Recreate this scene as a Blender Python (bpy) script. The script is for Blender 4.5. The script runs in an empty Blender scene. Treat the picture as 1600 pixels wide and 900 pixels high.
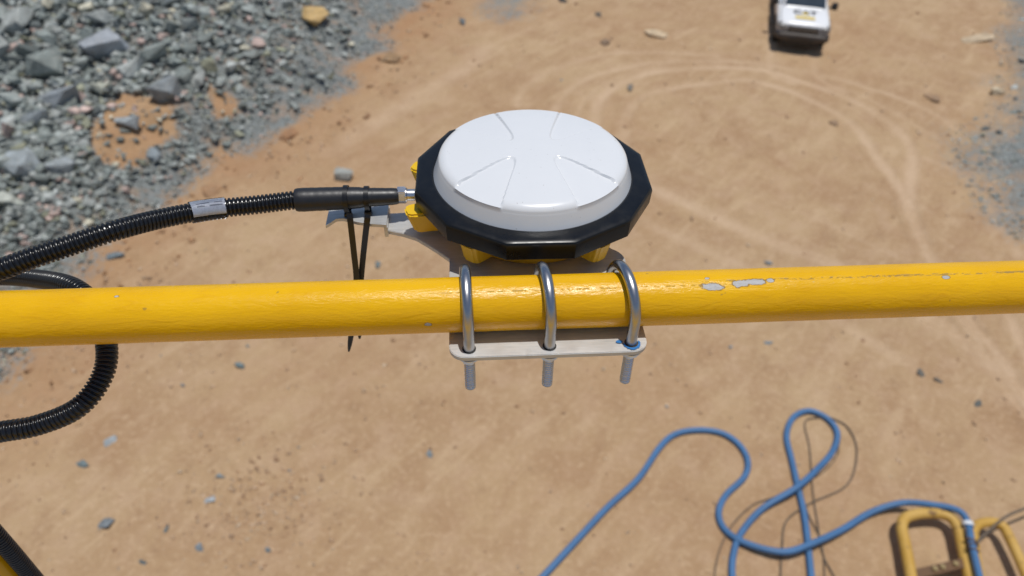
import bpy, bmesh, math, random
import numpy as np
from mathutils import Vector, Matrix
R_ = math.radians
random.seed(7)
RNG = np.random.default_rng(11)
scene = bpy.context.scene
COL = scene.collection

# ------------------------------------------------------------------ camera
H = 11.2; K = H / 9.3                      # eye height above the pit floor
FPX = 1155.0                              # focal length in px of a 1600 px wide frame
UP = np.array([0.01286951, -0.74622347, -0.66557111]); UP /= np.linalg.norm(UP)
FW = np.array([0, 0, 1.0]); YV = FW - UP * (FW @ UP); YV /= np.linalg.norm(YV)
XV = np.cross(YV, UP)
CM = np.stack([XV, YV, UP], 1)            # world axes in camera axes (right, down, forward)
cam_d = bpy.data.cameras.new('camera')
cam = bpy.data.objects.new('camera', cam_d); COL.objects.link(cam)
rt, dn, fw = CM[0], CM[1], CM[2]
mw = Matrix.Identity(4)
for i in range(3):
    mw[i][0] = rt[i]; mw[i][1] = -dn[i]; mw[i][2] = -fw[i]
mw.translation = Vector((0, 0, H))
cam.matrix_world = mw
cam_d.sensor_width = 36.0
cam_d.lens = FPX / 1600 * 36.0
cam_d.clip_start = 0.02; cam_d.clip_end = 3000
cam_d.dof.use_dof = True
cam_d.dof.focus_distance = 0.67
cam_d.dof.aperture_fstop = 6.0
scene.camera = cam

# ------------------------------------------------------------------ sky, sun, exposure
SUN = Vector((0.10, 0.025, 0.99)).normalized()
SUN_EL = math.asin(SUN.z); SUN_AZ = math.atan2(SUN.x, SUN.y)
world = bpy.data.worlds.new('World'); scene.world = world
world.use_nodes = True
wn = world.node_tree.nodes; wn.clear()
sky = wn.new('ShaderNodeTexSky'); sky.sky_type = 'NISHITA'; sky.sun_disc = False
sky.sun_elevation = SUN_EL; sky.sun_rotation = SUN_AZ
sky.air_density = 1.0; sky.dust_density = 1.2; sky.ozone_density = 1.0; sky.altitude = 300
bg = wn.new('ShaderNodeBackground'); bg.inputs['Strength'].default_value = 0.085
wo = wn.new('ShaderNodeOutputWorld')
world.node_tree.links.new(sky.outputs[0], bg.inputs[0])
world.node_tree.links.new(bg.outputs[0], wo.inputs[0])
sun_d = bpy.data.lights.new('sun', 'SUN'); sun_d.energy = 3.1; sun_d.angle = R_(0.53); sun_d.color = (1.0, 0.97, 0.92)
sun = bpy.data.objects.new('sun', sun_d); COL.objects.link(sun)
sun.rotation_euler = SUN.to_track_quat('Z', 'Y').to_euler(); sun.location = (0, 0, 40)
scene.view_settings.view_transform = 'Standard'
scene.view_settings.look = 'None'
scene.view_settings.exposure = 0.0
scene.view_settings.gamma = 1.0

# ------------------------------------------------------------------ projection helpers (to read real positions off the photo)
def ray(px, py):
    return CM.T @ np.array([(px - 800) / FPX, (py - 450) / FPX, 1.0])
def G(px, py, z=0.0):
    d = ray(px, py); t = (z - H) / d[2]
    return Vector((d[0] * t, d[1] * t, z))
def D(px, py, depth):
    d = ray(px, py) * depth
    return Vector((d[0], d[1], d[2] + H))
def GY(px, py, y):
    d = ray(px, py); t = y / d[1]
    return Vector((d[0] * t, y, H + d[2] * t))
def proj(v):
    c = CM @ np.array([v[0], v[1], v[2] - H])
    return 800 + FPX * c[0] / c[2], 450 + FPX * c[1] / c[2]

# ------------------------------------------------------------------ object helpers
def tag(o, label=None, cat=None, group=None, kind=None):
    if label: o['label'] = label
    if cat: o['category'] = cat
    if group: o['group'] = group
    if kind: o['kind'] = kind
    return o
def empty(name, loc=(0, 0, 0), rz=0):
    o = bpy.data.objects.new(name, None); COL.objects.link(o)
    o.location = loc; o.rotation_euler = (0, 0, rz); o.empty_display_size = 0.1
    return o
def link(name, me, mat=None, parent=None):
    o = bpy.data.objects.new(name, me); COL.objects.link(o)
    if mat and not me.materials: me.materials.append(mat)
    if parent: o.parent = parent
    return o
def from_bm(name, bm, mat, parent=None, smooth=None):
    me = bpy.data.meshes.new(name)
    bmesh.ops.recalc_face_normals(bm, faces=bm.faces)
    bm.to_mesh(me); bm.free()
    if smooth is not None: smooth_me(me, smooth)
    return link(name, me, mat, parent)
def smooth_me(me, ang=40):
    me.polygons.foreach_set('use_smooth', np.ones(len(me.polygons), dtype=bool))
    if ang < 180: me.set_sharp_from_angle(angle=R_(ang))
def from_arrays(name, V, F, mat, parent=None, smooth=None):
    V = np.ascontiguousarray(V, dtype=np.float32); F = np.ascontiguousarray(F, dtype=np.int32)
    me = bpy.data.meshes.new(name)
    k = F.shape[1]
    me.vertices.add(len(V)); me.vertices.foreach_set('co', V.ravel())
    me.loops.add(F.size); me.loops.foreach_set('vertex_index', F.ravel())
    me.polygons.add(len(F))
    me.polygons.foreach_set('loop_start', np.arange(0, F.size, k, dtype=np.int32))
    me.polygons.foreach_set('loop_total', np.full(len(F), k, dtype=np.int32))
    me.update(calc_edges=True); me.validate()
    if smooth is not None: smooth_me(me, smooth)
    return link(name, me, mat, parent)
def grid_faces(nu, nv, wrap_v=False):
    i = np.arange(nu - 1)[:, None]; j = np.arange(nv if wrap_v else nv - 1)[None, :]
    jn = (j + 1) % nv
    return np.stack([i * nv + j, i * nv + jn, (i + 1) * nv + jn, (i + 1) * nv + j], -1).reshape(-1, 4)
def catmull(pts, n=16):
    P = [np.array(p, float) for p in pts]
    P = [2 * P[0] - P[1]] + P + [2 * P[-1] - P[-2]]
    out = []
    for i in range(1, len(P) - 2):
        p0, p1, p2, p3 = P[i - 1], P[i], P[i + 1], P[i + 2]
        for t in np.arange(n) / n:
            out.append(0.5 * ((2 * p1) + (-p0 + p2) * t + (2 * p0 - 5 * p1 + 4 * p2 - p3) * t * t + (-p0 + 3 * p1 - 3 * p2 + p3) * t ** 3))
    out.append(P[-2])
    return np.array(out)
def resample(P, step):
    s = np.r_[0, np.cumsum(np.linalg.norm(np.diff(P, axis=0), axis=1))]
    n = max(2, int(s[-1] / step) + 1)
    q = np.linspace(0, s[-1], n)
    return np.stack([np.interp(q, s, P[:, i]) for i in range(3)], 1), q
def sweep(P, rad, sides=16, cap=True):
    """tube along P; rad scalar or per point array -> verts, quads"""
    P = np.asarray(P, float); n = len(P)
    rad = np.full(n, rad) if np.isscalar(rad) else np.asarray(rad, float)
    T = np.gradient(P, axis=0); T /= np.linalg.norm(T, axis=1)[:, None] + 1e-12
    a = np.array([0, 0, 1.0]) if abs(T[0][2]) < 0.9 else np.array([1.0, 0, 0])
    N = np.zeros_like(P); v = a - T[0] * (a @ T[0]); N[0] = v / np.linalg.norm(v)
    for i in range(1, n):
        v = N[i - 1] - T[i] * (N[i - 1] @ T[i]); N[i] = v / (np.linalg.norm(v) + 1e-12)
    B = np.cross(T, N)
    th = np.linspace(0, 2 * math.pi, sides, endpoint=False)
    V = P[:, None, :] + rad[:, None, None] * (np.cos(th)[None, :, None] * N[:, None, :] + np.sin(th)[None, :, None] * B[:, None, :])
    V = V.reshape(-1, 3); F = grid_faces(n, sides, True)
    if cap:
        V = np.vstack([V, P[0], P[-1]]); c0, c1 = len(V) - 2, len(V) - 1
        j = np.arange(sides); jn = (j + 1) % sides; b = (n - 1) * sides
        F = np.vstack([F, np.stack([np.full(sides, c0), jn, j, j], 1) * 0 + np.stack([np.full(sides, c0), jn, j, np.full(sides, c0)], 1)][:1])
        tri = [(c0, int(b_), int(a_)) for a_, b_ in zip(j, jn)] + [(c1, int(b + a_), int(b + b_)) for a_, b_ in zip(j, jn)]
        return V, F, tri
    return V, F, []
def tube(name, P, rad, mat, parent=None, sides=16, cap=True, smooth=50):
    V, F, tri = sweep(P, rad, sides, cap)
    me = bpy.data.meshes.new(name)
    me.from_pydata([tuple(v) for v in V], [], [tuple(int(k) for k in f) for f in F] + tri)
    me.update(); smooth_me(me, smooth)
    return link(name, me, mat, parent)
def add_box(bm, c, s, rot=None):
    r = bmesh.ops.create_cube(bm, size=1.0)
    M = Matrix.Translation(Vector(c)) @ (rot.to_4x4() if rot else Matrix.Identity(4)) @ Matrix.Diagonal((s[0], s[1], s[2], 1))
    bmesh.ops.transform(bm, matrix=M, verts=r['verts'])
    return r['verts']
def box(name, c, s, mat, parent=None, bevel=0.0, rot=None, seg=2):
    bm = bmesh.new(); add_box(bm, c, s, rot)
    if bevel: bmesh.ops.bevel(bm, geom=bm.edges[:], offset=bevel, segments=seg, affect='EDGES', profile=0.6)
    return from_bm(name, bm, mat, parent, 40)
def prism(bm, pts, z0, z1):
    vs0 = [bm.verts.new((x, y, z0)) for x, y in pts]; vs1 = [bm.verts.new((x, y, z1)) for x, y in pts]
    n = len(pts)
    bm.faces.new(vs1); bm.faces.new(vs0[::-1])
    for i in range(n): bm.faces.new((vs0[i], vs0[(i + 1) % n], vs1[(i + 1) % n], vs1[i]))
def lathe(name, prof, mat, parent=None, sides=32, axis='z', smooth=40):
    """prof list of (r, h)"""
    th = np.linspace(0, 2 * math.pi, sides, endpoint=False); V = []
    for r, h in prof:
        c, s = r * np.cos(th), r * np.sin(th); hh = np.full(sides, h)
        V.append(np.stack({'z': [c, s, hh], 'x': [hh, c, s], 'y': [s, hh, c]}[axis], 1))
    V = np.concatenate(V); F = [tuple(int(k) for k in f) for f in grid_faces(len(prof), sides, True)]
    n = len(prof)
    F.append(tuple(range(sides))[::-1]); F.append(tuple(range((n - 1) * sides, n * sides)))
    me = bpy.data.meshes.new(name); me.from_pydata([tuple(v) for v in V], [], F); me.update()
    bm = bmesh.new(); bm.from_mesh(me); bmesh.ops.recalc_face_normals(bm, faces=bm.faces); bm.to_mesh(me); bm.free()
    smooth_me(me, smooth)
    return link(name, me, mat, parent)

# ------------------------------------------------------------------ material helpers
class NB:
    def __init__(s, name):
        s.m = bpy.data.materials.new(name); s.m.use_nodes = True
        s.t = s.m.node_tree; s.b = s.t.nodes['Principled BSDF']
    def n(s, typ, **kw):
        x = s.t.nodes.new(typ)
        for k, v in kw.items(): setattr(x, k, v)
        return x
    def l(s, a, b): s.t.links.new(a, b)
    def put(s, sock, v):
        if hasattr(v, 'is_linked') or hasattr(v, 'links'): s.l(v, sock)
        else:
            if isinstance(v, (tuple, list)) and len(v) == 3 and sock.type == 'RGBA': v = (*v, 1)
            sock.default_value = v
    def math(s, op, a, b=0.0, c=0.0, clamp=False):
        x = s.n('ShaderNodeMath', operation=op, use_clamp=clamp)
        s.put(x.inputs[0], a); s.put(x.inputs[1], b); s.put(x.inputs[2], c)
        return x.outputs[0]
    def mix(s, f, a, b):
        x = s.n('ShaderNodeMix', data_type='RGBA'); s.put(x.inputs[0], f); s.put(x.inputs[6], a); s.put(x.inputs[7], b)
        return x.outputs[2]
    def ramp(s, f, lo, hi, a=0.0, b=1.0):
        x = s.n('ShaderNodeMapRange', interpolation_type='SMOOTHSTEP')
        s.put(x.inputs[0], f); s.put(x.inputs[1], lo); s.put(x.inputs[2], hi); s.put(x.inputs[3], a); s.put(x.inputs[4], b)
        return x.outputs[0]
    def coord(s, kind='Object', scale=None, loc=None):
        c = s.n('ShaderNodeTexCoord').outputs[kind]
        if scale or loc:
            m = s.n('ShaderNodeMapping'); s.l(c, m.inputs[0])
            if scale: m.inputs['Scale'].default_value = scale
            if loc: m.inputs['Location'].default_value = loc
            c = m.outputs[0]
        return c
    def noise(s, vec, scale, detail=4, rough=0.55, dist=0.0):
        x = s.n('ShaderNodeTexNoise'); s.l(vec, x.inputs['Vector'])
        x.inputs['Scale'].default_value = scale; x.inputs['Detail'].default_value = detail
        x.inputs['Roughness'].default_value = rough; x.inputs['Distortion'].default_value = dist
        return x.outputs[0]
    def bump(s, h, strength=0.3, dist=0.01, prev=None):
        x = s.n('ShaderNodeBump'); s.put(x.inputs['Height'], h)
        x.inputs['Strength'].default_value = strength; x.inputs['Distance'].default_value = dist
        if prev: s.l(prev, x.inputs['Normal'])
        return x.outputs[0]
    def fin(s, col=None, rough=None, metal=None, spec=None, normal=None, coat=None):
        if col is not None: s.put(s.b.inputs['Base Color'], col)
        if rough is not None: s.put(s.b.inputs['Roughness'], rough)
        if metal is not None: s.put(s.b.inputs['Metallic'], metal)
        if spec is not None: s.put(s.b.inputs['Specular IOR Level'], spec)
        if normal is not None: s.l(normal, s.b.inputs['Normal'])
        if coat is not None: s.b.inputs['Coat Weight'].default_value = coat
        return s.m
def simple(name, col, rough=0.5, metal=0.0, spec=0.5, var=0.12, nscale=20, bump=0.0, bdist=0.002):
    b = NB(name); c = b.coord(); n = b.noise(c, nscale, 5, 0.6)
    dark = tuple(k * (1 - var) for k in col); lite = tuple(min(1, k * (1 + var)) for k in col)
    nm = b.bump(b.noise(c, nscale * 4, 4), bump, bdist) if bump else None
    return b.fin(b.mix(n, dark, lite), b.ramp(n, 0.2, 0.8, rough * 0.85, min(1, rough * 1.15)), metal, spec, nm)

MAT = {}
def build_materials():
    # --- pit floor
    b = NB('pit_floor'); c = b.coord()
    at = b.n('ShaderNodeVertexColor', layer_name='mask')
    sep = b.n('ShaderNodeSeparateColor'); b.l(at.outputs['Color'], sep.inputs[0])
    grey, pale, orange = sep.outputs[0], sep.outputs[1], sep.outputs[2]
    nb = b.noise(c, 0.25, 5, 0.6); nm = b.noise(c, 1.6, 6, 0.62); nf = b.noise(c, 9, 6, 0.65); nff = b.noise(c, 45, 4, 0.6)
    nk = b.noise(c, 0.75, 5, 0.6, 0.4)
    mp = b.n('ShaderNodeMapping', vector_type='TEXTURE'); b.l(c, mp.inputs[0]); mp.inputs['Rotation'].default_value = (0, 0, R_(52)); mp.inputs['Scale'].default_value = (2.0, 0.5, 1)
    nstr = b.noise(mp.outputs[0], 1.1, 6, 0.65, 0.5)
    tan = b.mix(b.ramp(nb, 0.35, 0.65), (0.395, 0.258, 0.143), (0.45, 0.312, 0.178))
    tan = b.mix(b.ramp(nk, 0.42, 0.68, 0, 0.65), tan, (0.35, 0.215, 0.12))
    tan = b.mix(b.ramp(nm, 0.46, 0.68, 0, 0.55), tan, (0.485, 0.335, 0.215))
    tan = b.mix(b.ramp(nm, 0.46, 0.30, 0, 0.42), tan, (0.30, 0.185, 0.105))
    tan = b.mix(b.ramp(nstr, 0.5, 0.7, 0, 0.6), tan, (0.53, 0.38, 0.235))
    tan = b.mix(b.ramp(nstr, 0.46, 0.30, 0, 0.5), tan, (0.335, 0.205, 0.115))
    tan = b.mix(b.ramp(nf, 0.48, 0.70, 0, 0.7), tan, (0.53, 0.375, 0.235))
    tan = b.mix(b.ramp(nff, 0.52, 0.70, 0, 0.6), tan, (0.27, 0.165, 0.095))
    tan = b.mix(b.math('MULTIPLY', orange, b.ramp(nm, 0.25, 0.7, 0.4, 0.9)), tan, (0.365, 0.205, 0.105))
    tan = b.mix(b.math('MULTIPLY', pale, b.ramp(nf, 0.2, 0.8, 0.6, 1.0)), tan, (0.56, 0.405, 0.27))
    gr = b.mix(b.ramp(nf, 0.35, 0.65), (0.115, 0.128, 0.125), (0.235, 0.25, 0.24))
    gr = b.mix(b.ramp(nff, 0.45, 0.65, 0, 0.7), gr, (0.31, 0.325, 0.315))
    gr = b.mix(b.ramp(nm, 0.48, 0.64, 0, 0.75), gr, (0.31, 0.23, 0.17))
    gf = b.ramp(b.math('ADD', grey, b.math('MULTIPLY', b.math('SUBTRACT', nf, 0.5), 1.3)), 0.3, 0.75)
    h = b.math('ADD', b.math('MULTIPLY', nf, 0.6), b.math('MULTIPLY', nff, 0.4))
    MAT['ground'] = b.fin(b.mix(gf, tan, gr), 0.95, 0, 0.15, b.bump(h, 0.55, 0.05))
    # --- rock: single boulders take the object colour, the loose mass a per-rock colour
    for key in ('rock', 'rubble'):
        b = NB(key); c = b.coord()
        if key == 'rock': base = b.n('ShaderNodeObjectInfo').outputs['Color']
        else: base = b.n('ShaderNodeVertexColor', layer_name='tint').outputs['Color']
        n1 = b.noise(c, 3.2, 6, 0.65); n2 = b.noise(c, 14, 5, 0.6)
        v = b.n('ShaderNodeHueSaturation'); b.l(base, v.inputs['Color'])
        b.l(b.ramp(n1, 0.25, 0.75, 0.7, 1.3), v.inputs['Value'])
        col = b.mix(b.ramp(n2, 0.48, 0.70, 0, 0.45), v.outputs[0], (0.34, 0.315, 0.27))
        MAT[key] = b.fin(col, 0.9, 0, 0.2, b.bump(b.math('ADD', n1, b.math('MULTIPLY', n2, 0.4)), 0.7, 0.06))
    # --- yellow hand rail paint, brushed on thickly, chipped on the crown
    b = NB('rail_paint'); c = b.coord()
    sx = b.n('ShaderNodeSeparateXYZ'); b.l(c, sx.inputs[0])
    ang = b.math('ARCTAN2', sx.outputs[2], b.math('MULTIPLY', sx.outputs[1], -1.0))    # 0 = towards the viewer, pi/2 = up
    arc = b.math('MULTIPLY', ang, 0.02415)
    cv = b.n('ShaderNodeCombineXYZ'); b.l(sx.outputs[0], cv.inputs[0]); b.l(arc, cv.inputs[1])
    uv = cv.outputs[0]
    st = b.n('ShaderNodeMapping'); b.l(uv, st.inputs[0]); st.inputs['Scale'].default_value = (1.0, 4.0, 1.0)
    n_brush = b.noise(st.outputs[0], 34, 5, 0.6, 0.9); n_fine = b.noise(st.outputs[0], 130, 4, 0.6, 0.3); n_big = b.noise(uv, 9, 4)
    wob = b.noise(uv, 260, 4, 0.6); wob2 = b.noise(uv, 95, 3, 0.6)
    chips = None; rims = None
    for (x0, a0, hx, ha) in CHIPS:
        dx = b.math('DIVIDE', b.math('SUBTRACT', sx.outputs[0], x0), hx)
        dy = b.math('DIVIDE', b.math('SUBTRACT', ang, a0), ha)
        d = b.math('SQRT', b.math('ADD', b.math('MULTIPLY', dx, dx), b.math('MULTIPLY', dy, dy)))
        d = b.math('ADD', d, b.math('MULTIPLY', b.math('SUBTRACT', wob2, 0.5), 1.5))
        d = b.math('ADD', d, b.math('MULTIPLY', b.math('SUBTRACT', wob, 0.5), 0.9))
        chips = d if chips is None else b.math('MINIMUM', chips, d)
    chip = b.ramp(chips, 0.92, 1.0, 1, 0); rim = b.math('MULTIPLY', b.ramp(chips, 1.0, 1.35, 1, 0), b.ramp(chips, 0.9, 1.0, 0, 1))
    # scuffed streak along the crown on the right and fainter one by the clamps
    def band(a0, w, x0, x1, fade):
        m = b.ramp(b.math('ABSOLUTE', b.math('SUBTRACT', ang, a0)), 0.0, w, 1, 0)
        return b.math('MULTIPLY', m, b.math('MULTIPLY', b.ramp(sx.outputs[0], x0 - fade, x0 + fade), b.ramp(sx.outputs[0], x1 - fade, x1 + fade, 1, 0)))
    scuff = b.math('MAXIMUM', band(1.33, 0.085, 0.16, 0.60, 0.05), b.math('MULTIPLY', band(1.18, 0.05, -0.06, 0.2, 0.03), 0.7))
    sn = b.n('ShaderNodeMapping'); b.l(uv, sn.inputs[0]); sn.inputs['Scale'].default_value = (1.0, 2.6, 1.0)
    scuff = b.math('MULTIPLY', scuff, b.ramp(b.noise(sn.outputs[0], 110, 5, 0.7, 1.0), 0.49, 0.57))
    speck = b.ramp(b.noise(uv, 70, 2, 0.5), 0.735, 0.76)
    speck_pale = b.ramp(b.noise(uv, 48, 2, 0.5), 0.75, 0.765)
    col = b.mix(b.ramp(n_big, 0.3, 0.7), (0.73, 0.39, 0.002), (0.80, 0.445, 0.003))
    col = b.mix(b.ramp(n_brush, 0.5, 0.8, 0, 0.35), col, (0.62, 0.29, 0.002))
    col = b.mix(b.math('MULTIPLY', scuff, 0.85), col, (0.22, 0.15, 0.06))
    col = b.mix(b.math('MULTIPLY', speck, 0.5), col, (0.20, 0.14, 0.05))
    col = b.mix(b.math('MULTIPLY', speck_pale, 0.6), col, (0.6, 0.5, 0.3))
    col = b.mix(b.math('MULTIPLY', rim, 0.8), col, (0.14, 0.08, 0.03))
    col = b.mix(chip, col, b.mix(wob, (0.33, 0.32, 0.31), (0.56, 0.55, 0.54)))
    h = b.math('ADD', b.math('ADD', b.math('MULTIPLY', n_brush, 0.6), b.math('MULTIPLY', n_fine, 0.3)), b.math('MULTIPLY', chip, -0.6))
    h = b.math('SUBTRACT', h, b.math('MULTIPLY', scuff, 0.3))
    rg = b.math('ADD', b.ramp(n_fine, 0.3, 0.7, 0.19, 0.33), b.math('MULTIPLY', b.math('MAXIMUM', chip, scuff), 0.35))
    MAT['rail'] = b.fin(col, rg, 0, 0.33, b.bump(h, 0.45, 0.0022))
    # --- stainless
    for key, colr, r0, sc in (('rod', (0.46, 0.46, 0.47), 0.24, (1, 1, 1)), ('plate', (0.62, 0.615, 0.60), 0.38, (0.12, 1, 1))):
        b = NB('stainless_' + key); c = b.coord(scale=sc)
        n1 = b.noise(c, 60 if key == 'rod' else 300, 5, 0.6); n2 = b.noise(b.coord(), 28, 5, 0.6, 0.6)
        cc = b.mix(n1, tuple(k * 0.72 for k in colr), tuple(min(1, k * 1.2) for k in colr))
        cc = b.mix(b.ramp(n2, 0.60, 0.78, 0, 0.45), cc, (0.33, 0.31, 0.28))
        MAT[key] = b.fin(cc, b.ramp(n2, 0.3, 0.7, r0, r0 + 0.16), 1.0 if key == 'rod' else 0.5, 0.5, b.bump(n1, 0.12, 0.0006))
    # --- antenna
    b = NB('radome_white'); c = b.coord(); n1 = b.noise(c, 22, 4, 0.6); n2 = b.noise(c, 330, 2, 0.5)
    cc = b.mix(b.ramp(n2, 0.73, 0.77, 0, 0.55), b.mix(n1, (0.66, 0.675, 0.69), (0.70, 0.712, 0.725)), (0.34, 0.31, 0.28))
    MAT['dome'] = b.fin(cc, b.ramp(n1, 0.3, 0.7, 0.17, 0.27), 0, 0.45, b.bump(b.noise(c, 140, 3), 0.04, 0.001))
    b = NB('rubber_black'); c = b.coord(); n1 = b.noise(c, 40, 5, 0.65)
    cc = b.mix(b.ramp(n1, 0.5, 0.8, 0, 0.6), (0.005, 0.006, 0.008), (0.016, 0.016, 0.016))
    MAT['rubber'] = b.fin(cc, b.ramp(n1, 0.3, 0.75, 0.26, 0.40), 0, 0.32, b.bump(b.noise(c, 400, 3), 0.05, 0.0006))
    MAT['lug'] = simple('antenna_yellow', (0.76, 0.47, 0.006), 0.38, var=0.06, nscale=60)
    MAT['conduit'] = simple('conduit_black', (0.008, 0.0085, 0.010), 0.24, var=0.3, nscale=90)
    MAT['boot'] = simple('shrink_black', (0.014, 0.015, 0.018), 0.42, var=0.25, nscale=70, bump=0.12, bdist=0.001)
    MAT['tie'] = simple('nylon_black', (0.008, 0.008, 0.009), 0.34, var=0.2, nscale=80)
    MAT['zinc'] = simple('zinc_plated', (0.72, 0.72, 0.72), 0.26, 1.0, var=0.08, nscale=120)
    MAT['blue_mark'] = simple('blue_marker_paint', (0.02, 0.16, 0.42), 0.5, var=0.3, nscale=300)
    b = NB('printed_label'); c = b.coord(); n1 = b.noise(c, 600, 2, 0.5)
    MAT['label'] = b.fin(b.mix(b.ramp(n1, 0.3, 0.7), (0.52, 0.56, 0.63), (0.62, 0.66, 0.72)), 0.3, 0.25, 0.6)
    MAT['ink'] = simple('label_ink', (0.22, 0.24, 0.29), 0.6)
    b = NB('clear_sleeve'); b.b.inputs['Transmission Weight'].default_value = 1.0; b.b.inputs['IOR'].default_value = 1.25
    MAT['sleeve'] = b.fin((0.80, 0.80, 0.82), 0.12, 0, 0.5)
    # --- ground gear
    MAT['blue_hose'] = simple('blue_hose', (0.055, 0.150, 0.31), 0.55, var=0.3, nscale=3)
    MAT['wire'] = simple('dusty_cable', (0.13, 0.10, 0.07), 0.7, var=0.3, nscale=4)
    b = NB('skid_yellow'); c = b.coord(); n1 = b.noise(c, 5, 6, 0.65); n2 = b.noise(c, 2, 4)
    cc = b.mix(b.ramp(n2, 0.3, 0.7), (0.50, 0.29, 0.05), (0.56, 0.35, 0.09))
    cc = b.mix(b.ramp(n1, 0.56, 0.68, 0, 0.85), cc, (0.16, 0.085, 0.04))
    MAT['skid'] = b.fin(cc, 0.5, 0, 0.4, b.bump(n1, 0.2, 0.02))
    MAT['rust'] = simple('rusty_steel', (0.14, 0.075, 0.035), 0.75, var=0.5, nscale=14, bump=0.4, bdist=0.02)
    MAT['bolt'] = simple('worn_bolt', (0.33, 0.25, 0.12), 0.45, 0.6, var=0.3, nscale=30)
    MAT['strap'] = simple('white_tape', (0.66, 0.68, 0.70), 0.5)
    # --- truck
    b = NB('truck_white'); c = b.coord(); sx = b.n('ShaderNodeSeparateXYZ'); b.l(c, sx.inputs[0])
    n1 = b.noise(c, 5, 5, 0.6)
    dust = b.ramp(b.math('ADD', sx.outputs[2], b.math('MULTIPLY', b.math('SUBTRACT', n1, 0.5), 0.35)), 0.55, 0.98, 0.85, 0.03)
    MAT['tpaint'] = b.fin(b.mix(dust, (0.80, 0.81, 0.82), (0.30, 0.21, 0.14)), b.math('ADD', b.math('MULTIPLY', dust, 0.5), 0.22), 0, 0.5)
    MAT['tglass'] = simple('dark_glass', (0.012, 0.03, 0.05), 0.08, var=0.2, nscale=3)
    MAT['tblack'] = simple('truck_black_plastic', (0.025, 0.023, 0.021), 0.6, var=0.3, nscale=8)
    MAT['tdust'] = simple('dusty_bumper', (0.06, 0.047, 0.038), 0.6, var=0.3, nscale=6)
    MAT['tchrome'] = simple('dull_chrome', (0.42, 0.40, 0.38), 0.35, 0.8, var=0.2, nscale=8)
    MAT['tlamp'] = simple('headlight_lens', (0.16, 0.15, 0.14), 0.35, var=0.2, nscale=12)
    MAT['tyre'] = simple('tyre_rubber', (0.022, 0.02, 0.018), 0.85, var=0.4, nscale=10)
    MAT['rim'] = simple('steel_rim', (0.30, 0.28, 0.26), 0.5, 0.6, var=0.2, nscale=10)
    MAT['decal_black'] = simple('decal_black', (0.02, 0.02, 0.022), 0.45)
    MAT['decal_yellow'] = simple('decal_yellow', (0.72, 0.52, 0.04), 0.45)
    MAT['deck'] = simple('machine_yellow', (0.62, 0.34, 0.01), 0.42, var=0.12, nscale=6, bump=0.1)
    MAT['deck_steel'] = simple('deck_steel', (0.30, 0.30, 0.30), 0.6, 0.4, var=0.3, nscale=12)

# where the rail runs (world)
A_YAW = R_(4.108)
RAIL_R = 0.02415
RAIL_C = Vector((0, 0.4753, H - 0.44141))
ca, sa = math.cos(A_YAW), math.sin(A_YAW)
def rail_local(px, py):
    """pixel on the rail surface -> (x along rail, angle)"""
    d = Vector(ray(px, py)); o = Vector((0, 0, H)) - RAIL_C
    ax = Vector((ca, sa, 0)); fy = Vector((-sa, ca, 0))
    dy, dz, dx = d.dot(fy), d.z, d.dot(ax); oy, oz, ox = o.dot(fy), o.z, o.dot(ax)
    A = dy * dy + dz * dz; B = 2 * (dy * oy + dz * oz); C = oy * oy + oz * oz - RAIL_R ** 2
    t = (-B - math.sqrt(max(0, B * B - 4 * A * C))) / (2 * A)
    return ox + t * dx, math.atan2(oz + t * dz, -(oy + t * dy))
CHIPS = []
for (px, py, hx, ha) in ((1115, 448, 0.0085, 0.14), (1158, 443, 0.0068, 0.14), (1180, 440, 0.0085, 0.12), (1203, 438, 0.003, 0.08), (182, 463, 0.0019, 0.05), (669, 507, 0.0030, 0.07), (1104, 435, 0.0022, 0.05), (1478, 433, 0.0032, 0.07)):
    x, a = rail_local(px, py); CHIPS.append((x, a, hx, ha))
build_materials()

# ================================================================== GROUND
def vnoise(x, y, s, seed):
    r = np.random.default_rng(seed).random((256, 256))
    u = x / s; v = y / s; iu = np.floor(u).astype(int); iv = np.floor(v).astype(int)
    fu = u - iu; fv = v - iv; fu = fu * fu * (3 - 2 * fu); fv = fv * fv * (3 - 2 * fv)
    g = lambda a, b: r[a % 256, b % 256]
    return (g(iu, iv) * (1 - fu) + g(iu + 1, iv) * fu) * (1 - fv) + (g(iu, iv + 1) * (1 - fu) + g(iu + 1, iv + 1) * fu) * fv
def fbm(x, y, s, seed, o=4):
    return sum(vnoise(x, y, s / 2 ** k, seed + k) * 0.5 ** k for k in range(o)) / sum(0.5 ** k for k in range(o))
def gpoly(pts):
    return np.array([G(*p)[:2] for p in pts])
def sdist(X, Y, P):
    """signed distance to closed polygon, positive inside"""
    d = np.full(X.shape, 1e9); ins = np.zeros(X.shape, bool)
    n = len(P)
    for i in range(n):
        (x0, y0), (x1, y1) = P[i], P[(i + 1) % n]
        ex, ey = x1 - x0, y1 - y0; L = ex * ex + ey * ey + 1e-12
        t = np.clip(((X - x0) * ex + (Y - y0) * ey) / L, 0, 1)
        d = np.minimum(d, np.hypot(X - x0 - t * ex, Y - y0 - t * ey))
        cr = ((y0 > Y) != (y1 > Y)) & (X < (x1 - x0) * (Y - y0) / ((y1 - y0) + 1e-12) + x0)
        ins ^= cr
    return np.where(ins, d, -d)
def pdist(X, Y, P):
    d = np.full(X.shape, 1e9)
    for (x0, y0), (x1, y1) in zip(P[:-1], P[1:]):
        ex, ey = x1 - x0, y1 - y0; L = ex * ex + ey * ey + 1e-12
        t = np.clip(((X - x0) * ex + (Y - y0) * ey) / L, 0, 1)
        d = np.minimum(d, np.hypot(X - x0 - t * ex, Y - y0 - t * ey))
    return d
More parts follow.
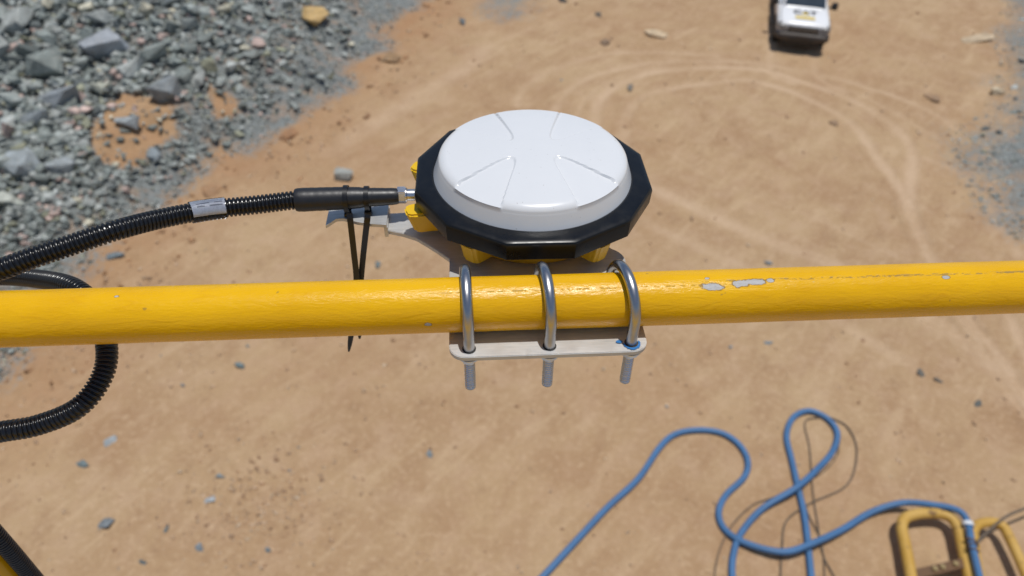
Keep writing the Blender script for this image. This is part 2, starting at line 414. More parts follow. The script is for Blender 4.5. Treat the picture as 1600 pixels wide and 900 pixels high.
PILE = np.vstack([gpoly([(670, -30), (652, 20), (625, 45), (605, 78), (562, 100), (545, 140), (505, 160), (492, 182), (430, 205), (345, 262), (270, 300), (225, 335), (190, 368), (150, 400), (120, 430), (70, 480), (40, 545), (14, 575), (-40, 610)]),
                  np.array([[-9.5, 7.0], [-16, 2], [-60, -8], [-70, 60], [-20, 75], [-6, 40], [-3.2, 30]]) * K])
PATCH = gpoly([(765, -10), (830, -10), (842, 12), (815, 32), (785, 38), (762, 20)])
RIGHT = np.vstack([gpoly([(1600, 372), (1560, 345), (1530, 320), (1520, 285), (1500, 240), (1492, 205), (1545, 185), (1552, 150), (1565, 100), (1560, 60), (1572, 20), (1565, -20)]),
                   np.array([[20, 40], [60, 60], [60, 5], [25, 7]]) * K])
ORANGE_IN = [gpoly([(160, 262), (190, 225), (215, 208), (290, 205), (292, 240), (245, 262), (215, 285), (165, 290)]), gpoly([(335, 178), (385, 178), (370, 200), (345, 215)])]
TRACKS = [  # px polyline, half width (m), strength
    ([(985, 250), (976, 215), (980, 180), (1005, 150), (1060, 135), (1120, 128), (1180, 127), (1260, 153), (1329, 191), (1367, 241), (1407, 297), (1439, 372), (1470, 430), (1530, 520)], 0.11, 0.8),
    ([(930, 200), (930, 175), (945, 148), (990, 122), (1060, 108), (1180, 108), (1247, 125), (1313, 148), (1367, 175), (1407, 207), (1425, 241), (1421, 295), (1424, 330), (1445, 375)], 0.12, 0.8),
    ([(806, 165), (820, 135), (862, 110), (919, 92), (964, 83), (1040, 82), (1120, 88)], 0.10, 0.5),
    ([(868, 172), (880, 150), (900, 132), (933, 118), (1003, 101), (1060, 96), (1144, 96), (1260, 112), (1370, 140), (1450, 172), (1495, 200)], 0.10, 0.6),
    ([(902, 180), (915, 155), (947, 132), (1000, 112), (1080, 102), (1180, 101), (1290, 128), (1370, 160), (1440, 200), (1480, 225)], 0.07, 0.4),
    ([(1203, 40), (1204, 80), (1206, 115), (1240, 130)], 0.11, 0.6),
    ([(1272, 80), (1274, 95), (1276, 118), (1320, 145)], 0.11, 0.7),
    ([(1425, 241), (1500, 270), (1560, 340), (1600, 420)], 0.1, 0.3),
    ([(1000, 285), (1060, 310), (1112, 335), (1210, 380), (1300, 412), (1420, 472), (1520, 545), (1610, 640)], 0.16, 0.75),
    ([(1005, 345), (1040, 362), (1090, 385), (1157, 414), (1260, 470), (1400, 560)], 0.12, 0.45),
    ([(1440, 440), (1520, 510), (1570, 570), (1620, 640)], 0.10, 0.9),
    ([(765, 72), (735, 100), (690, 130), (650, 155), (600, 185), (560, 208), (520, 235)], 0.24, 0.55),
    ([(1045, 235), (1120, 280), (1250, 330), (1400, 400)], 0.06, 0.25),
    ([(1560, 460), (1590, 520), (1620, 600)], 0.08, 0.9),
    ([(1480, 470), (1545, 560), (1600, 650)], 0.07, 0.8)]
def height_and_masks(X, Y):
    dp = sdist(X, Y, PILE); dr = np.maximum(sdist(X, Y, RIGHT), sdist(X, Y, PATCH))
    wob = (fbm(X, Y, 1.4, 5) - 0.5) * 1.3
    z = (fbm(X, Y, 6, 21) - 0.5) * 0.16 + (fbm(X, Y, 0.9, 31) - 0.5) * 0.05
    far = np.clip((np.hypot(X, Y - 14) - 40) / 200, 0, 1)
    z = z * (1 - far)
    hp = np.clip(dp + wob * 0.6 - 0.4, 0, None)
    pile = 2.2 * (1 - np.exp(-hp * 0.30)) + np.clip(hp, 0, 1) * ((fbm(X, Y, 1.6, 41) - 0.5) * 0.7 + (fbm(X, Y, 0.5, 47) - 0.5) * 0.3)
    z = z + np.clip(pile, 0, None)
    hr = np.clip(sdist(X, Y, RIGHT) + wob * 0.5, 0, None)
    z = z + 0.5 * (1 - np.exp(-hr * 0.4)) + np.clip(hr, 0, 1) * (fbm(X, Y, 0.8, 53) - 0.5) * 0.25
    grey = np.clip(0.42 + (dp + wob * 1.5) * 0.5, 0, 1)
    for q in ORANGE_IN: grey = grey * (1 - 0.80 * np.clip(0.5 + (sdist(X, Y, q) + wob * 0.35) * 2.0, 0, 1))
    grey = np.maximum(grey, 0.85 * np.clip(0.48 + (dr + wob * 1.5) * 0.34, 0, 1))
    # disturbed, clodded belt along the foot of the dump
    belt = np.exp(-((dp + 0.9) / 1.1) ** 2)
    z = z + belt * ((fbm(X, Y, 0.45, 61, 3) - 0.45) * 0.22)
    orange = np.clip(np.exp(-np.clip(-dp, 0, None) / 2.2) * 0.9 + (fbm(X, Y, 3.5, 71) - 0.55) * 0.9, 0, 1)
    pale = np.zeros_like(X)
    for pts, hw, st in TRACKS:
        hw = hw * K * 1.3; st = min(1.0, st * .95)
        P = catmull([tuple(G(*p)[:2]) + (0,) for p in pts], 8)[:, :2]
        bx = (X > P[:, 0].min() - 1) & (X < P[:, 0].max() + 1) & (Y > P[:, 1].min() - 1) & (Y < P[:, 1].max() + 1)
        if not bx.any(): continue
        d = pdist(X[bx], Y[bx], P) + (fbm(X[bx], Y[bx], 0.5, 81) - 0.5) * 0.10
        gap = np.clip(-0.05 + 1.9 * fbm(X[bx], Y[bx], 1.5, 91), 0.15, 1.1) * st * (0.75 + 0.5 * fbm(X[bx], Y[bx], 0.25, 95, 2))
        m = np.exp(-np.abs(d / hw) ** 2.6)
        pale[bx] = np.maximum(pale[bx], m * gap)
        z[bx] += -0.022 * m * st + 0.035 * st * np.exp(-((d - hw * 1.5) / (hw * 0.55)) ** 2)
    return z, grey, pale, orange
def axis(lo, hi, step, far):
    core = np.arange(lo, hi + 1e-6, step)
    ext = []; s = step; v = hi
    while v < far: s *= 1.45; v += s; ext.append(v)
    ext2 = []; s = step; v = lo
    while v > -far: s *= 1.45; v -= s; ext2.append(v)
    return np.array(ext2[::-1] + list(core) + ext)
GX = axis(-24, 24, 0.06, 900); GYv = axis(3.8, 34, 0.06, 900)
XX, YY = np.meshgrid(GX, GYv, indexing='ij')
ZZ, gm, pm, om = height_and_masks(XX, YY)
V = np.stack([XX, YY, ZZ], -1).reshape(-1, 3)
F = grid_faces(len(GX), len(GYv))[:, ::-1]
ground = from_arrays('ground', V, F, MAT['ground'], smooth=180)
ca_ = ground.data.color_attributes.new('mask', 'FLOAT_COLOR', 'POINT')
ca_.data.foreach_set('color', np.stack([gm, pm, om, np.ones_like(gm)], -1).astype(np.float32).ravel())
tag(ground, kind='structure')
def zat(x, y):
    i = np.clip(np.searchsorted(GX, x) - 1, 0, len(GX) - 2); j = np.clip(np.searchsorted(GYv, y) - 1, 0, len(GYv) - 2)
    u = (x - GX[i]) / (GX[i + 1] - GX[i]); v = (y - GYv[j]) / (GYv[j + 1] - GYv[j])
    return ZZ[i, j] * (1 - u) * (1 - v) + ZZ[i + 1, j] * u * (1 - v) + ZZ[i, j + 1] * (1 - u) * v + ZZ[i + 1, j + 1] * u * v
def Gz(px, py, lift=0.0):
    """the point of the uneven ground seen at a pixel"""
    z = 0.0
    for _ in range(12):
        p = G(px, py, z); z = 0.5 * z + 0.5 * float(zat(p.x, p.y))
    p = G(px, py, z); return Vector((p.x, p.y, float(zat(p.x, p.y)) + lift))
def px_per_m(p):
    return FPX / (CM[2] @ np.array([p[0], p[1], p[2] - H]))

# ================================================================== ROCKS
def hull_verts(seed, npts, sq=(1, 1, 1), sharp=0.35):
    r = np.random.default_rng(seed)
    p = r.uniform(-1, 1, (npts, 3)); k = r.integers(0, 3, npts)          # points on the faces of a box: slabby, broken shapes
    p[np.arange(npts), k] = np.sign(p[np.arange(npts), k]) * r.uniform(.8, 1, npts)
    p[:, 0] += .35 * p[:, 2] * r.uniform(-1, 1); p[:, 1] += .35 * p[:, 0] * r.uniform(-1, 1)
    p *= 0.45 * np.array(sq) * r.uniform(0.75, 1.25, 3)
    bm = bmesh.new()
    for v in p: bm.verts.new(v)
    res = bmesh.ops.convex_hull(bm, input=bm.verts[:])
    junk = [g for g in res['geom_interior'] if isinstance(g, bmesh.types.BMVert)]
    bmesh.ops.delete(bm, geom=junk, context='VERTS')
    loose = [v for v in bm.verts if not v.link_faces]
    if loose: bmesh.ops.delete(bm, geom=loose, context='VERTS')
    bmesh.ops.triangulate(bm, faces=bm.faces)
    bmesh.ops.recalc_face_normals(bm, faces=bm.faces)
    bm.verts.ensure_lookup_table()
    Vv = np.array([v.co[:] for v in bm.verts]); Ff = np.array([[v.index for v in f.verts] for f in bm.faces])
    return bm, Vv, Ff
ROCKV = []
for k in range(18):
    bm, v, f = hull_verts(100 + k, 10, (1, random.uniform(.6, .95), random.uniform(.5, .85)))
    bm.free(); ROCKV.append((v, f))
BIGROCK = []
def big_rock(seed, sq):
    bm, v, f = hull_verts(seed, 15, sq)
    bmesh.ops.bevel(bm, geom=bm.edges[:], offset=0.012, segments=1, affect='EDGES')
    bmesh.ops.triangulate(bm, faces=[f for f in bm.faces if len(f.verts) > 4])
    r = random.Random(seed)
    for vv in bm.verts: vv.co += Vector((r.uniform(-1, 1), r.uniform(-1, 1), r.uniform(-1, 1))) * 0.012
    me = bpy.data.meshes.new('rock'); bm.to_mesh(me); bm.free(); me.materials.append(MAT['rock'])
    return me
for k in range(16): BIGROCK.append(big_rock(300 + k, (1, random.uniform(.6, 1), random.uniform(.5, .9))))
TINTS = [((0.185, 0.208, 0.195), 0.34), ((0.255, 0.278, 0.262), 0.27), ((0.35, 0.37, 0.35), 0.18), ((0.23, 0.235, 0.17), 0.08), ((0.42, 0.32, 0.28), 0.05), ((0.47, 0.44, 0.34), 0.03), ((0.095, 0.11, 0.11), 0.05)]
TINT_WORD = ['blue-grey', 'mid grey', 'pale grey', 'olive grey', 'pinkish', 'cream', 'near-black']
def tint():
    global LAST_TINT
    r = random.random(); s = 0
    for LAST_TINT, (c, w) in enumerate(TINTS):
        s += w
        if r < s: break
    k = random.uniform(0.9, 1.6)
    return tuple(x * k for x in c)
def place_rock(name, p, size, me, col, label, cat, group=None, squash=1.0, rot=None, sink=0.22):
    o = link(name, me); o.location = (p.x, p.y, p.z + size * squash * (0.32 - sink))
    o.scale = (size, size, size * squash)
    o.rotation_euler = rot or (random.uniform(-.5, .5), random.uniform(-.5, .5), random.uniform(0, 6.28))
    o.color = (*col, 1)
    return tag(o, label, cat, group)
# named boulders (px, py, size px, colour, label)
HERO = [
    (490, 30, 60, (0.50, 0.34, 0.145), 'ochre yellow boulder lying on the grey rubble near the top edge', .55),
    (170, 88, 68, (0.33, 0.355, 0.38), 'large pale blue-grey slab standing out of the rubble heap', 1.0),
    (258, 152, 58, (0.24, 0.265, 0.275), 'rounded mid grey boulder right of and below the large pale slab', .9),
    (200, 197, 44, (0.40, 0.44, 0.45), 'pale flat-topped block just above the orange soil patch', .8),
    (156, 144, 38, (0.46, 0.47, 0.39), 'cream coloured block over a dark hollow in the rubble', .9),
    (92, 166, 52, (0.29, 0.32, 0.34), 'pale grey block left of the cream block in the rubble', .9),
    (40, 268, 58, (0.31, 0.345, 0.355), 'big light grey rock at the left edge above the conduit', .8),
    (102, 268, 46, (0.30, 0.33, 0.34), 'tilted light grey rock beside a dark gap in the rubble', .8),
    (12, 320, 44, (0.46, 0.48, 0.42), 'creamy pale rock at the left edge just above the conduit', .8),
    (52, 192, 48, (0.30, 0.335, 0.35), 'grey boulder near the left edge level with the orange patch', .9),
    (243, 247, 34, (0.25, 0.29, 0.31), 'blue-grey rock resting on the orange soil patch', .8),
    (536, 277, 36, (0.36, 0.37, 0.34), 'lone pale stone on the dirt above the black cable boot', .7),
    (1024, 55, 36, (0.56, 0.43, 0.28), 'cream rock lying on the dirt left of the truck', .3),
    (1525, 62, 44, (0.54, 0.42, 0.28), 'large cream rock at the foot of the grey heap on the right', .22),
    (1556, 146, 26, (0.60, 0.50, 0.35), 'small cream rock at the edge of the grey heap on the right', .6)]
for i, (px, py, s, c, lab, sq) in enumerate(HERO):
    p = Gz(px, py); sz = s / px_per_m(p)
    place_rock('boulder', p, sz, big_rock(500 + i, (1.05, .8, .8)), c, lab, 'boulder', squash=sq, rot=(random.uniform(-.2, .2), random.uniform(-.2, .2), random.uniform(-.5, .5)), sink=0.12)
# loose stones on the dirt, each told apart by where it lies
STONES = [
    (174, 690, 17, (0.36, 0.40, 0.42), 'pale grey stone on the dirt just below the conduit loop'),
    (130, 727, 18, (0.17, 0.22, 0.23), 'dark bluish stone below and left of the pale stone under the loop'),
    (345, 748, 13, (0.25, 0.29, 0.30), 'small grey stone just above the pale slate chip'),
    (328, 782, 17, (0.44, 0.48, 0.50), 'pale slate chip on the dirt in the lower left'),
    (262, 826, 14, (0.19, 0.24, 0.25), 'bluish stone below and left of the pale slate chip'),
    (166, 819, 20, (0.21, 0.24, 0.26), 'long dark grey chip on the dirt right of the corner conduit'),
    (312, 857, 14, (0.23, 0.27, 0.30), 'round blue-grey stone near the bottom below the slate chip'),
    (224, 879, 12, (0.14, 0.17, 0.18), 'dark stone close to the bottom edge in the lower left'),
    (419, 860, 12, (0.21, 0.25, 0.27), 'small blue-grey stone beside the brown clods at the bottom'),
    (375, 572, 17, (0.19, 0.25, 0.26), 'bluish stone just below the rail left of the cable tie tip'),
    (386, 541, 10, (0.24, 0.29, 0.29), 'tiny bluish chip against the underside of the rail'),
    (672, 711, 12, (0.24, 0.28, 0.30), 'blue-grey chip on the bare dirt below the clamp plate'),
    (178, 401, 26, (0.18, 0.22, 0.24), 'blue-grey stone between the conduit and the rail on the left'),
    (1200, 535, 14, (0.22, 0.29, 0.33), 'blue-grey stone below the rail right of the clamp plate'),
    (1200, 411, 13, (0.25, 0.29, 0.31), 'grey chip peeping over the rail beside the paint chips'),
    (1437, 584, 13, (0.16, 0.15, 0.13), 'left one of two dark stones below the rail on the right'),
    (1466, 594, 12, (0.16, 0.15, 0.13), 'right one of two dark stones below the rail on the right'),
    (1527, 632, 14, (0.15, 0.16, 0.15), 'dark stone near the right edge above the yellow skid'),
    (720, 38, 16, (0.13, 0.15, 0.16), 'dark grey stone on the dirt near the top left of the antenna'),
    (878, 2, 16, (0.07, 0.065, 0.06), 'blackish stone at the very top edge above the antenna'),
    (984, 140, 16, (0.22, 0.20, 0.17), 'brownish stone between the curved tyre tracks'),
    (945, 68, 15, (0.25, 0.17, 0.11), 'brown stone on the dirt left of the cream rock'),
    (935, 25, 13, (0.17, 0.14, 0.11), 'dark brown stone near the top edge above the cream rock'),
    (590, 414, 15, (0.17, 0.20, 0.20), 'dark stone seen between the cable ties and the bracket'),
    (452, 212, 38, (0.33, 0.175, 0.085), 'orange clod at the foot of the grey heap'),
    (612, 93, 40, (0.30, 0.19, 0.10), 'flat brown clod at the foot of the heap near the top'),
    (1302, 192, 26, (0.33, 0.215, 0.13), 'brown clod inside the turning circle below the truck'),
    (1458, 153, 26, (0.32, 0.205, 0.12), 'brown clod right of the truck between the tracks'),
    (330, 298, 38, (0.36, 0.21, 0.11), 'orange clod just above the printed label on the conduit'),
    (505, 745, 16, (0.38, 0.25, 0.15), 'dirt coloured lump in the patch of loose crumbs')]
for i, (px, py, s, c, lab) in enumerate(STONES):
    p = Gz(px, py); sz = s * 1.08 / px_per_m(p)
    place_rock('stone', p, sz, BIGROCK[i % 16], c, lab, 'stone', 'loose stones on the dirt', squash=0.6 if i < 24 else 0.28, rot=None if i < 24 else (.05, .05, .3 * i))
# single rocks of the heaps: the 250 that show largest
def in_pile(px, py):
    p = Gz(px, py); return p, float(sdist(np.array([p.x]), np.array([p.y]), PILE)[0])
hero_px = [(h[0], h[1], h[2]) for h in HERO]
placed = []
tries = 0
while len(placed) < 255 and tries < 9000:
    tries += 1
    px, py = random.uniform(-15, 560), random.uniform(-15, 400)
    p, d = in_pile(px, py)
    if d < 0.5: continue
    if any(sdist(np.array([p.x]), np.array([p.y]), q)[0] > -0.1 for q in ORANGE_IN): continue
    left = max(0, 1 - px / 420)
    s = random.uniform(15, 25) + (random.random() ** 2) * (8 + 36 * left)
    if d < 2.2: s = min(s, random.uniform(10, 15))
    if random.random() > 0.35 + 0.65 * left: continue
    if any(math.hypot(px - q[0], py - q[1]) < 0.38 * (s + q[2]) for q in placed + hero_px): continue
    placed.append((px, py, s, p))
HNAME = ['the ochre boulder', 'the large pale slab', 'the rounded grey boulder', 'the pale flat-topped block', 'the cream block', 'the pale left block', 'the big left-edge rock', 'the tilted light rock', 'the creamy left-edge rock', 'the left grey boulder', 'the rock on the orange patch']
for (px, py, s, p) in placed:
    col = tint()
    k = min(range(11), key=lambda i: math.hypot(px - HERO[i][0], py - HERO[i][1])); dx, dy = px - HERO[k][0], py - HERO[k][1]; dd = math.hypot(dx, dy)
    side = ['right of', 'below and right of', 'below', 'below and left of', 'left of', 'above and left of', 'above', 'above and right of'][int(round(math.atan2(dy, dx) / (math.pi / 4))) % 8]
    lab = ('small ' if s < 17 else 'big ' if s > 28 else '') + TINT_WORD[LAST_TINT] + ' rubble rock ' + ('close ' if dd < 45 else 'far ' if dd > 125 else '') + side + ' ' + HNAME[k]
    place_rock('rock', p, s * 1.15 / px_per_m(p), random.choice(BIGROCK), col, lab, 'rock', 'rocks of the rubble heap', squash=random.uniform(.7, 1.1), sink=0.02)
rp = 0
while rp < 22:
    px, py = random.uniform(1500, 1605), random.uniform(-5, 365)
    p = Gz(px, py); d = float(sdist(np.array([p.x]), np.array([p.y]), RIGHT)[0])
    if d < 0.3: continue
    place_rock('rock', p, random.uniform(7, 13) / px_per_m(p), random.choice(BIGROCK), tint(), TINT_WORD[LAST_TINT] + ' rock in the low right-hand heap, ' + ('above the cream rocks' if py < 50 else 'well below the cream rocks' if py > 230 else 'between the two cream rocks' if py < 130 else 'beside the small cream rock'), 'rock', 'rocks of the right heap', squash=.7); rp += 1
# the loose mass
def rock_mass(name, P, S, C, label, cat):
    n = len(P); which = RNG.integers(0, len(ROCKV), n)
    Vs, Fs, Cs = [], [], []; off = 0
    for k, (v, f) in enumerate(ROCKV):
        idx = np.where(which == k)[0]
        if not len(idx): continue
        m = len(idx); a = RNG.uniform(0, 2 * math.pi, m); t = RNG.uniform(-.6, .6, m)
        cz, sz_ = np.cos(a), np.sin(a); ct, st = np.cos(t), np.sin(t)
        q = v[None] * S[idx][:, None, None]
        y1 = q[..., 1] * ct[:, None] - q[..., 2] * st[:, None]; z1 = q[..., 1] * st[:, None] + q[..., 2] * ct[:, None]
        x2 = q[..., 0] * cz[:, None] - y1 * sz_[:, None]; y2 = q[..., 0] * sz_[:, None] + y1 * cz[:, None]
        w = np.stack([x2, y2, z1], -1) + P[idx][:, None, :]
        Vs.append(w.reshape(-1, 3)); Fs.append((f[None] + (np.arange(m) * len(v))[:, None, None]).reshape(-1, 3) + off)
        Cs.append(np.repeat(C[idx], len(v), 0)); off += m * len(v)
    o = from_arrays(name, np.concatenate(Vs), np.concatenate(Fs), MAT['rubble'])
    at = o.data.color_attributes.new('tint', 'FLOAT_COLOR', 'POINT')
    cc = np.concatenate(Cs); at.data.foreach_set('color', np.c_[cc, np.ones(len(cc))].astype(np.float32).ravel())
    return tag(o, label, cat, kind='stuff')
def scatter_px(n, x0, x1, y0, y1):
    px = RNG.uniform(x0, x1, n); py = RNG.uniform(y0, y1, n)
    d = np.stack([(px - 800) / FPX, (py - 450) / FPX, np.ones(n)], 1) @ CM
    z = np.zeros(n)
    for _ in range(10):
        t = (z - H) / d[:, 2]; x = d[:, 0] * t; y = d[:, 1] * t; z = 0.5 * z + 0.5 * zat(x, y)
    return px, py, np.stack([x, y, zat(x, y)], 1)
px, py, P = scatter_px(40000, -120, 720, -60, 640)
d = sdist(P[:, 0], P[:, 1], PILE) + (fbm(P[:, 0], P[:, 1], 1.4, 5) - .5) * 0.8
keep = d > 0.0
for q in ORANGE_IN: keep &= (sdist(P[:, 0], P[:, 1], q) < 0.0) | (RNG.random(len(P)) < 0.16)
edge = np.clip(d / 3.0, 0, 1)
keep &= RNG.random(len(P)) < 0.55 + 0.45 * edge
px, py, P, d, edge = px[keep], py[keep], P[keep], d[keep], edge[keep]
S = (2.2 + (RNG.random(len(P)) ** 2.0) * (4.0 + 16.0 * edge * np.clip(1.25 - px / 620, .45, 1.1))) / 50.0
P[:, 2] += S * RNG.uniform(-.1, .55, len(P))
fine = RNG.random(len(P)) < 0.30; S[fine] *= 0.5
C = np.array([tint() for _ in range(len(P))])
# more of the heap beyond the frame, so it goes on
x = RNG.uniform(-40, -7, 5000); y = RNG.uniform(7, 40, 5000)
z = zat(x, y); P2 = np.stack([x, y, z], 1); d2 = sdist(x, y, PILE)
pxy = (P2 - np.array([0, 0, H])) @ CM.T
ox = 800 + FPX * pxy[:, 0] / pxy[:, 2]; oy = 450 + FPX * pxy[:, 1] / pxy[:, 2]
k2 = (d2 > 0.5) & ((ox < -100) | (oy < -50)); P2 = P2[k2]; S2 = RNG.uniform(.08, .34, len(P2)); P2[:, 2] += S2 * .1
rock_mass('rubble', np.vstack([P, P2]), np.r_[S, S2], np.vstack([C, np.array([tint() for _ in range(len(P2))])]), 'loose blue-grey blasted rubble heaped in the upper left', 'rubble')
px, py, P = scatter_px(4200, 1470, 1700, -40, 420)
d = sdist(P[:, 0], P[:, 1], RIGHT); k = (d > -0.2) & (RNG.random(len(P)) < 0.8)
P = P[k]; S = (1.6 + RNG.random(len(P)) ** 3 * 5.5) / 52; P[:, 2] += S * .08
rock_mass('gravel', P, S, np.array([tint() for _ in range(len(P))]), 'grey gravel in the low heap along the right edge', 'gravel')
# crumbs and pebbles on the dirt
px, py, P = scatter_px(22000, -60, 1660, -40, 940)
d = sdist(P[:, 0], P[:, 1], PILE)
dens = 0.16 + 0.8 * np.exp(-((d + 0.8) / 1.3) ** 2) + 0.55 * np.exp(-(((px - 390) / 120) ** 2 + ((py - 780) / 110) ** 2)) + 0.15 * (px < 700) * (py > 520)
k = (d < 0.3) & (RNG.random(len(P)) < dens) & (fbm(P[:, 0], P[:, 1], 1.1, 99) > 0.40)
P, d, px, py = P[k], d[k], px[k], py[k]
cl = []
for (cx, cy, sx_, sy_, n_) in ((402, 785, 42, 48, 300), (330, 770, 60, 60, 120), (470, 760, 30, 40, 60)):      # crumbled patches
    qx = RNG.normal(cx, sx_, n_); qy = RNG.normal(cy, sy_, n_); cl += [tuple(G(a_, b__)) for a_, b__ in zip(qx, qy)]
nb_ = len(P); P = np.vstack([P, np.array(cl)]); P[nb_:, 2] = zat(P[nb_:, 0], P[nb_:, 1])
qx, qy, PB = scatter_px(9000, -40, 720, -30, 600); db = sdist(PB[:, 0], PB[:, 1], PILE)
PB = PB[(RNG.random(len(PB)) < 0.30 * np.exp(-((db + .9) / .8) ** 2))]; nc_ = len(P); P = np.vstack([P, PB])
scale = 1.0 / (FPX / ((P - np.array([0, 0, H])) @ CM[2]))
S = (1.5 + RNG.random(len(P)) ** 5 * 8) * scale; S[nb_:nc_] = (2.5 + RNG.random(nc_ - nb_) ** 3 * 8) * scale[nb_:nc_]; S[nc_:] = (2.5 + RNG.random(len(P) - nc_) ** 3 * 13) * scale[nc_:]; P[:, 2] += S * 0.06
cols = np.array([(0.43, 0.28, 0.17), (0.50, 0.35, 0.225), (0.33, 0.20, 0.115), (0.58, 0.44, 0.30), (0.22, 0.25, 0.26)])
C = cols[RNG.choice(5, len(P), p=[.335, .335, .22, .10, .01])] * RNG.uniform(.85, 1.15, (len(P), 1)); C[nc_:] = np.array((0.38, 0.215, 0.11)) * RNG.uniform(.75, 1.2, (len(P) - nc_, 1))
rock_mass('pebbles', P, S, C, 'small crumbs of dirt and pebbles strewn over the pit floor', 'pebbles')

# ================================================================== GROUND GEAR (hoses, cables, skid)
def ground_line(pts, rad, lifts=None):
    P = []
    for i, (px, py) in enumerate(pts):
        l = (lifts or {}).get(i, 0.0)
        g = zg = float(zat(*G(px, py, l)[:2])); g = G(px, py, rad * 0.9 + l + zg); P.append((g.x, g.y, rad * 0.9 + l + zg))
    return catmull(P, 10)
HR = 0.055
hose_a = [(800, 950), (854, 895), (902, 843), (949, 793), (997, 748), (1030, 700), (1054, 679), (1087, 672), (1125, 676), (1153, 693), (1168, 719), (1163, 745), (1134, 774), (1123, 800), (1130, 824), (1153, 843), (1191, 857), (1229, 862), (1267, 850), (1315, 828), (1362, 800), (1410, 786), (1457, 789), (1495, 797), (1511, 814), (1518, 848), (1529, 895), (1545, 960)]
la = {15: .03, 16: .08, 17: .12, 18: .125, 19: .07, 20: .06, 21: .16, 22: .30, 23: .40, 24: .41, 25: .41, 26: .41, 27: .41}
tag(tube('blue_hose', ground_line(hose_a, HR, la), HR, MAT['blue_hose'], sides=16, smooth=180), 'long blue hose snaking from the bottom edge up over the yellow skid', 'hose')
hose_b = [(1150, 950), (1144, 900), (1146, 866), (1158, 833), (1191, 795), (1244, 762), (1277, 733), (1301, 705), (1308, 676), (1291, 653), (1263, 642), (1239, 653), (1229, 681), (1237, 719), (1248, 767), (1258, 814), (1267, 895), (1272, 950)]
lb = {4: .03, 5: .12, 6: .04}
tag(tube('blue_hose', ground_line(hose_b, HR, lb), HR, MAT['blue_hose'], sides=16, smooth=180), 'blue hose lying in a tall narrow loop with both ends leaving below', 'hose')
W = [([(1292, 650), (1324, 667), (1339, 705), (1324, 757), (1267, 786), (1229, 814), (1222, 857), (1220, 895), (1222, 940)], .015, 'thin dark cable bulging out right of the blue loop'),
     ([(1285, 652), (1262, 655), (1258, 668), (1265, 700), (1270, 767), (1277, 814), (1286, 866), (1303, 900), (1320, 940)], .013, 'thin dark cable running down inside the blue loop'),
     ([(1240, 768), (1200, 780), (1172, 792), (1139, 828), (1120, 876), (1115, 930)], .012, 'thin pale brown cable left of the blue loop near the bottom'),
     ([(1312, 690), (1306, 715), (1285, 738), (1255, 760), (1262, 800), (1284, 850), (1290, 930)], .011, 'thin cable lying close along the right side of the blue loop')]
for pts, r, lab in W:
    tag(tube('thin_cable', ground_line(pts, r, {i: .015 for i in range(len(pts))}), r, MAT['wire'], sides=8, smooth=180), lab, 'cable', 'thin cables among the blue hose')
gc = [(1680, 765), (1600, 795), (1571, 808), (1543, 831), (1527, 850), (1522, 880), (1535, 940)]
tag(tube('grey_cable', ground_line(gc, .022, {0: .35, 1: .40, 2: .42, 3: .44, 4: .44, 5: .43, 6: .42}), .022, MAT['wire'], sides=10, smooth=180), 'dusty grey cable reaching over the skid from the right edge', 'cable')
# pipe skid: two tubular hoops raised off the floor, joined by a rusty bolted bar
SK = 0.33
skid = empty('pipe_skid', G(1470, 900, 0)); so = skid.location
tag(skid, 'worn yellow tubular steel skid with two hoops at the lower right', 'skid')
def lp(px, py, z): g = G(px, py, z); return (g.x - so.x, g.y - so.y, z)
TR = 0.088
g2 = [G(1434, 950, SK), G(1412, 838, SK)]
hoop1 = [lp(1452, 1040, .07), lp(1442, 1000, .25), lp(1432, 945, SK), lp(1421, 887, SK), lp(1414, 850, SK), lp(1409, 824, SK), lp(1414, 810, SK), lp(1430, 804, SK), lp(1450, 802, SK), lp(1470, 803, SK), lp(1487, 810, SK), lp(1497, 826, SK), lp(1503, 850, SK), lp(1513, 895, SK), lp(1526, 945, SK), lp(1540, 1000, .25), lp(1550, 1040, .07)]
tube('hoop', catmull(hoop1, 8), TR, MAT['skid'], skid, 20, smooth=180)
hoop2 = [lp(1522, 855, SK), lp(1521, 832, SK), lp(1528, 820, SK), lp(1550, 816, SK), lp(1567, 823, SK), lp(1578, 842, SK), lp(1592, 872, SK), lp(1606, 905, SK), lp(1624, 950, SK), lp(1640, 1000, .25), lp(1655, 1040, .07)]
tube('hoop', catmull(hoop2, 8), TR * .9, MAT['skid'], skid, 20, smooth=180)
tube('hoop', catmull([lp(1522, 850, SK), lp(1530, 895, SK), lp(1545, 950, SK), lp(1558, 1000, .25), lp(1566, 1040, .07)], 8), TR * .75, MAT['skid'], skid, 20, smooth=180)
a, b_ = Vector(lp(1422, 900, SK + .02)), Vector(lp(1508, 880, SK + .02))
dirv = (b_ - a); rot = Matrix.Rotation(math.atan2(dirv.y, dirv.x), 3, 'Z')
box('cross_bar', (a + b_) / 2, (dirv.length, .15, .07), MAT['rust'], skid, .012, rot)
for k, t in enumerate((.42, .56, .80)):
    c = a.lerp(b_, t) + Vector((0, 0, .05))
    bm = bmesh.new(); r = bmesh.ops.create_cone(bm, cap_ends=True, segments=6, radius1=.045, radius2=.042, depth=.06)
    bmesh.ops.translate(bm, verts=bm.verts, vec=c); from_bm('bolt', bm, MAT['bolt'], skid)
